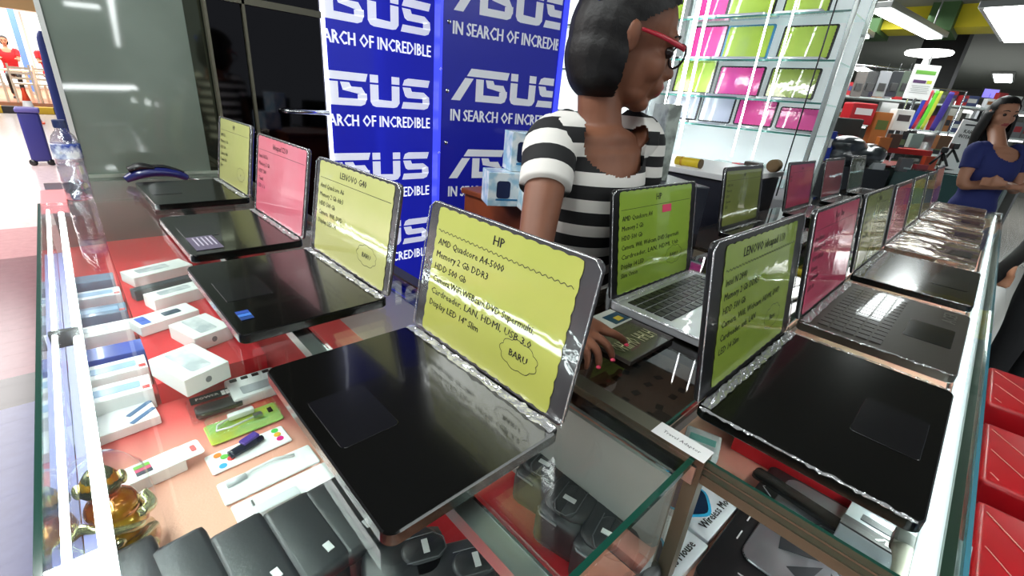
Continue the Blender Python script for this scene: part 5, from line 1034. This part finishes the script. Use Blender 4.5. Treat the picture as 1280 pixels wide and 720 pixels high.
# far hall displays
rg = random.Random(21)
for i in range(7):
    x_ = 11.5+1.1*(i % 4); y_ = 1.6-.9*(i//4)-.35*(i % 4); t = thing('hall_stall', 'bright white stall of small goods in the far hall, %s' % ('nearest the columns', 'second from the columns', 'third from the columns', 'deepest in the hall', 'nearest the aisle', 'beside the aisle behind the woman', 'last along the aisle')[i], 'stall', (x_, y_, 0), -.2, 'bright stalls in the far hall')
    MB().box((0, 0, .55), (.9, .6, 1.1), bev=.01).build('counter', P('stall_white', hx(216, 220, 216), .4), t); MB().box((0, .2, 1.5), (.9, .05, .8)).build('back_board', P('board_%d' % (i % 3), (hx(200, 204, 200), hx(120, 122, 110), hx(170, 176, 180))[i % 3], .5), t); MB().box((0, .1, 1.92), (.9, .25, .05)).build('light_box', emis('stall_glow', (1, 1, 1, 1), 2.2), t)
    for k in range(4): MB().box((-.3+.2*k, -.05, 1.18+rg.uniform(0, .06)), (.13, .12, rg.uniform(.1, .3)), bev=.01).build('goods', P('acc_%d' % rg.randrange(8), white), t) if False else MB().box((-.3+.2*k, -.05, 1.2), (.13, .12, .2), bev=.01).build('goods', MT['acc_%d' % ((i*3+k) % 8)] if 'acc_%d' % ((i*3+k) % 8) in MT else white, t)
c = px_d(1237, 117, 7); sc2 = thing('video_screen', 'small glowing purple screen above the woman in blue', 'screen', (c.x, c.y, c.z), -.78); MB().box((0, 0, 0), (.26, .03, .15), bev=.004).build('bezel', black, sc2); MB().box((0, -.017, 0), (.23, .003, .12)).build('display', P('display_purple', hx(120, 110, 220), .3, emit=1.2), sc2)
MB().tube([(0, 0, 0), (0, 0, -c.z)], .02, 8).build('pole', black, sc2)
# red stools at lower right
red_v = P('red_vinyl', hx(176, 16, 26), .35, coat=.4)
for i, x_ in enumerate((1.18, 1.62, 2.12)):
    t = thing('red_stool', ('nearest red stool with pale seams outside the right counter', 'second red stool along the right counter front', 'third red stool along the right counter, farthest')[i], 'stool', (x_, -.42, 0), .0, 'red stools along the right counter')
    MB().box((0, 0, .54), (.34, .40, .12), bev=.015).build('seat', red_v, t, True)
    for k in range(6):
        a = Vector((-.17, -.30+.09*k, .601)); b = a+Vector((.34, .243, 0)); p0 = None; pts = [a+(b-a)*j/16 for j in range(17)]; pts = [p for p in pts if abs(p.x) < .16 and abs(p.y) < .19]
        if len(pts) > 1: MB().tube([pts[0], pts[-1]], .0012, 5).build('seam', P('seam_pale', hx(210, 150, 140), .5), t)
    for sx in (-1, 1):
        for sy in (-1, 1): MB().tube([(sx*.13, sy*.15, .49), (sx*.15, sy*.17, .0)], .014, 8).build('leg', black, t, True)
    MB().box((0, 0, .30), (.30, .34, .30), bev=.01).build('base_block', P('stool_base', hx(120, 10, 18), .5), t)
bz2 = Vector((3.42, -.40, 0)); q2 = Vector((.75, -.66, 0)).normalized(); t2_ = Vector((.66, .75, 0)); sr2 = bz2-q2*.17+Z3*1.28; sl2 = bz2+q2*.18+Z3*1.28; hp2_ = bz2+Z3*.84
def arm2(sp, sg): e_ = sp+q2*(.03*sg)+Vector((0, 0, -.26)); w_ = e_+t2_*.08+Vector((0, 0, -.2)); return dict(elbow=e_, wrist=w_, knuckle=w_+Vector((0, 0, -.07)), hside=t2_, tips=[w_+t2_*(.03-.02*i)+Vector((0, 0, -.15)) for i in range(4)], thumb=w_+t2_*.05+Vector((0, 0, -.09)))
person('person in black top mostly cut off by the right edge beside the counter', bz2, sr2, sl2, t2_, hp2_, [arm2(sr2, -1), arm2(sl2, 1)], [(hp2_-q2*.08-Z3*.4, bz2-q2*.09+Z3*.09), (hp2_+q2*.08-Z3*.4, bz2+q2*.09+Z3*.09)], bz2+t2_*.02+Z3*1.49, t2_, .1, 1.0, [P('black_tee', hx(16, 14, 16), .8)]*3, MT['skin_far'], .010, P('black_trousers', hx(20, 20, 24), .8), black, hair='bob', sleeve_len=.9)
_b = [o for o in bpy.data.objects if o.get('label', '').startswith('person in black top')][0]
for sp, sg in ((sr2, -1), (sl2, 1)):
    A2 = arm2(sp, sg); e_, w_ = A2['elbow']-bz2, A2['wrist']-bz2; MB().limb([(sp-bz2+(e_-sp+bz2)*.7, .046, .046), (e_, .044, .044), (w_, .032, .030), (w_+(w_-e_)*.5, .034, .028), (w_+(w_-e_)*.85, .03, .022)], t2_).build('long_sleeve', MT['black_tee'], _b, True)
# ================================================================== LEFT BACKGROUND
cone = thing('traffic_cone', 'orange and white traffic cone on the bright floor at far left', 'traffic cone', (px_z(42, 154, 0).x, px_z(42, 154, 0).y, 0))
org = P('cone_orange', hx(236, 74, 30), .5); MB().box((0, 0, .015), (.36, .36, .03), bev=.01).build('base', org, cone); MB().lathe([(.14, .03), (.105, .22)], 20).build('cone_lower', org, cone, True); MB().lathe([(.105, .22), (.065, .45)], 20).build('white_band', white, cone, True); MB().lathe([(.065, .45), (.025, .68), (.02, .70)], 20).build('cone_tip', org, cone, True)
c = px_z(52, 205, 0); bn = thing('blue_bin', 'dark blue plastic cart standing on the floor left of the bottle', 'cart', (c.x+.02, c.y, 0))
MB().box((0, 0, .36), (.20, .3, .62), bev=.03).build('bin', P('bin_blue', hx(46, 46, 120), .4), bn, True); MB().box((0, 0, .69), (.23, .34, .05), bev=.015).build('lid', P('bin_lid', hx(90, 84, 150), .4), bn, True)
for sx in (-1, 1): MB().tube([(sx*.07, -.11, .04), (sx*.07+.03*sx, -.14, .04)], .04, 14).build('wheel', black, bn, True)
c = px_y(84, 150, 4.6); bb = thing('blue_banner', 'blue fabric banner upright beside the mirror edge', 'banner', (c.x, 4.6, 0))
MB().limb([((.0, 0, .72), .055, .03), ((.0, 0, 1.1), .05, .03), ((-.01, 0, 1.42), .03, .02), ((-.01, 0, 1.50), .01, .01)], (1, 0, 0)).build('fabric', P('banner_blue', hx(24, 44, 110), .6), bb, True); MB().tube([(.03, 0, 0), (.03, 0, 1.2)], .012, 8).build('pole', black, bb, True); MB().box((.03, 0, .02), (.2, .2, .04), bev=.01).build('foot', black, bb)
# kerb
kb = thing('kerb', 'black and yellow striped kerb before the far food stalls', 'kerb', (-.8, 17.0, 0))
for k in range(12): MB().box((-2.6+.45*k, 0, .08), (.45, .25, .16), bev=.01).build('kerb_block', P('kerb_yellow', hx(220, 180, 40), .6) if k % 2 else P('kerb_dark', hx(50, 48, 48), .6), kb)
tag(MB().box((-.8, 21.75, .10), (7, 8.1, .2)).build('platform', P('platform_floor', hx(190, 130, 96), .5)), 'raised brown floor of the far food stalls', 'platform')
# tables and chairs
def table(x, y, label):
    t = thing('dining_table', label, 'table', (x, y, .2), 0, 'white tables in the food stalls'); MB().slab(.9, .7, .04, .03, (0, 0, .74)).build('tabletop', P('table_white', hx(240, 226, 205), .4), t)
    for sx in (-1, 1):
        for sy in (-1, 1): MB().box((sx*.38, sy*.28, .36), (.05, .05, .72)).build('leg', P('table_leg', hx(236, 220, 196), .5), t)
def chair(x, y, rz, label):
    t = thing('dining_chair', label, 'chair', (x, y, .2), rz, 'pale chairs in the food stalls'); m = P('chair_cream', hx(238, 222, 200), .5)
    MB().box((0, 0, .45), (.42, .42, .04), bev=.01).build('seat', m, t)
    for sx in (-1, 1):
        MB().box((sx*.19, .19, .68), (.04, .03, .46)).build('back_post', m, t)
        for sy in (-1, 1): MB().box((sx*.19, sy*.19, .22), (.04, .04, .44)).build('leg', m, t)
    for k in range(3): MB().box((0, .19, .58+.12*k), (.36, .02, .05)).build('back_slat', m, t)
table(-.75, 18.6, 'white dining table nearest at the far left'); table(.15, 19.6, 'white dining table behind the cone'); table(-1.6, 20.5, 'white dining table deepest among the stalls')
for i, (x, y, rz) in enumerate(((-.45, 17.9, PI), (-1.0, 17.9, PI), (.55, 18.2, PI), (.05, 17.9, 2.8), (-1.6, 19.8, PI))): chair(x, y, rz, ('pale chair with its back to us behind the cone', 'pale chair at the left side of the nearest table', 'pale chair tucked at the second table', 'pale turned chair close to the blue banner', 'pale chair deeper at the left table')[i])
# stall sign and hanging fabrics
sgn = thing('stall_sign', 'orange and red overhead sign of the food stalls at top left', 'sign', (-.6, 17.4, 0)); MB().box((0, 0, 2.75), (5, .15, .85)).build('fascia', P('sign_cream', hx(236, 190, 130), .5), sgn)
for k in range(8): MB().box((-2.1+.6*k, -.09, 2.75+.12*((k % 2)-.5)), (.42, .03, .30), bev=.01).build('panel', P('sign_p%d' % (k % 4), (hx(206, 70, 50), hx(230, 160, 60), hx(120, 110, 60), hx(214, 100, 80))[k % 4], .5), sgn)
for x_ in (-2.4, 1.8): MB().box((x_, -.12, 1.6), (.12, .12, 3.2)).build('post', white, sgn)
for x_ in (-2.4, 1.8): pass
for (x_, lb_) in ((-.35, 'blue post in the far food stalls'),):
    t = thing('stall_post', lb_, 'post', (x_, 21.5, .2)); MB().box((0, 0, 1.3), (.14, .14, 2.6), bev=.01).build('shaft', P('post_blue', hx(90, 130, 200), .5), t); MB().box((0, 0, .05), (.22, .22, .1)).build('foot', P('post_foot', hx(160, 160, 160), .5), t)
fr = thing('shop_window', 'bright white lit shop front behind the far tables', 'shop front', (-.8, 25.2, 0)); MB().box((0, 0, 1.5), (7, .1, 2.4)).build('light_panel', emis('shop_glow', (1, .97, .93, 1), 1.6), fr)
for k in range(6): MB().box((-3+1.2*k, -.07, 1.5), (.06, .04, 2.4)).build('mullion', P('mull', hx(200, 190, 180), .5), fr)
def mirrored(px_, py_, t_):
    d = CR*(px_-640) - CU*(py_-360) + CF*FPX; v = EYE + d*(t_/FPX); return Vector((v.x, 4.6-v.y, v.z))
for (pa, ta, pb, tb, lb_) in (((137, -6), 4.5, (148, 57), 10, 'long hanging tube light behind the camera over the left aisle'), ((80, 4), 6, (125, 9), 6.2, 'short hanging tube light behind the camera at far left'), ((66, 108), 5, (170, 110), 5.2, 'level display tube light of the shop behind the camera')):
    a = mirrored(*pa, ta); b = mirrored(*pb, tb); t = thing('strip_fixture', lb_, 'ceiling light', (a.x, a.y, a.z), 0, 'strip lights behind the camera')
    MB().tube([(0, 0, 0), b-a], .028, 10).build('tube', emis('back_tube', (.95, 1, 1, 1), 22), t, True)
    for q_ in (Vector((0, 0, 0)), b-a): MB().tube([q_+Vector((0, 0, .02)), q_+Vector((0, 0, 2.69-a.z))], .006, 6).build('cord', black, t)
# overhead strip fixtures (seen reflected in the mirror and in the glass)
for i, (x_, y_, r_, ln_) in enumerate(((.30, -.6, PI/2, 1.2), (.95, -1.6, .1, 1.2), (-.5, -.9, .0, 1.2), (1.9, -.9, 0, 1.2))):
    t = thing('strip_fixture', ('ceiling strip light above the counter corner', 'ceiling strip light behind the camera', 'ceiling strip light over the left aisle', 'ceiling strip light over the right aisle')[i], 'ceiling light', (x_, y_, 2.62), r_, 'strip lights above the stall')
    MB().box((0, 0, .03), (ln_+.06, .10, .05), bev=.004).build('housing', white, t)
    for k in (-1, 1): MB().tube([(-ln_/2, .022*k, -.005), (ln_/2, .022*k, -.005)], .013, 10).build('tube', tube_white, t, True)
tag(MB().box((-2.4, -2.0, 2.75), (3.9, 6, .1)).build('ceiling', MT['ceiling_grey']), kind='structure')
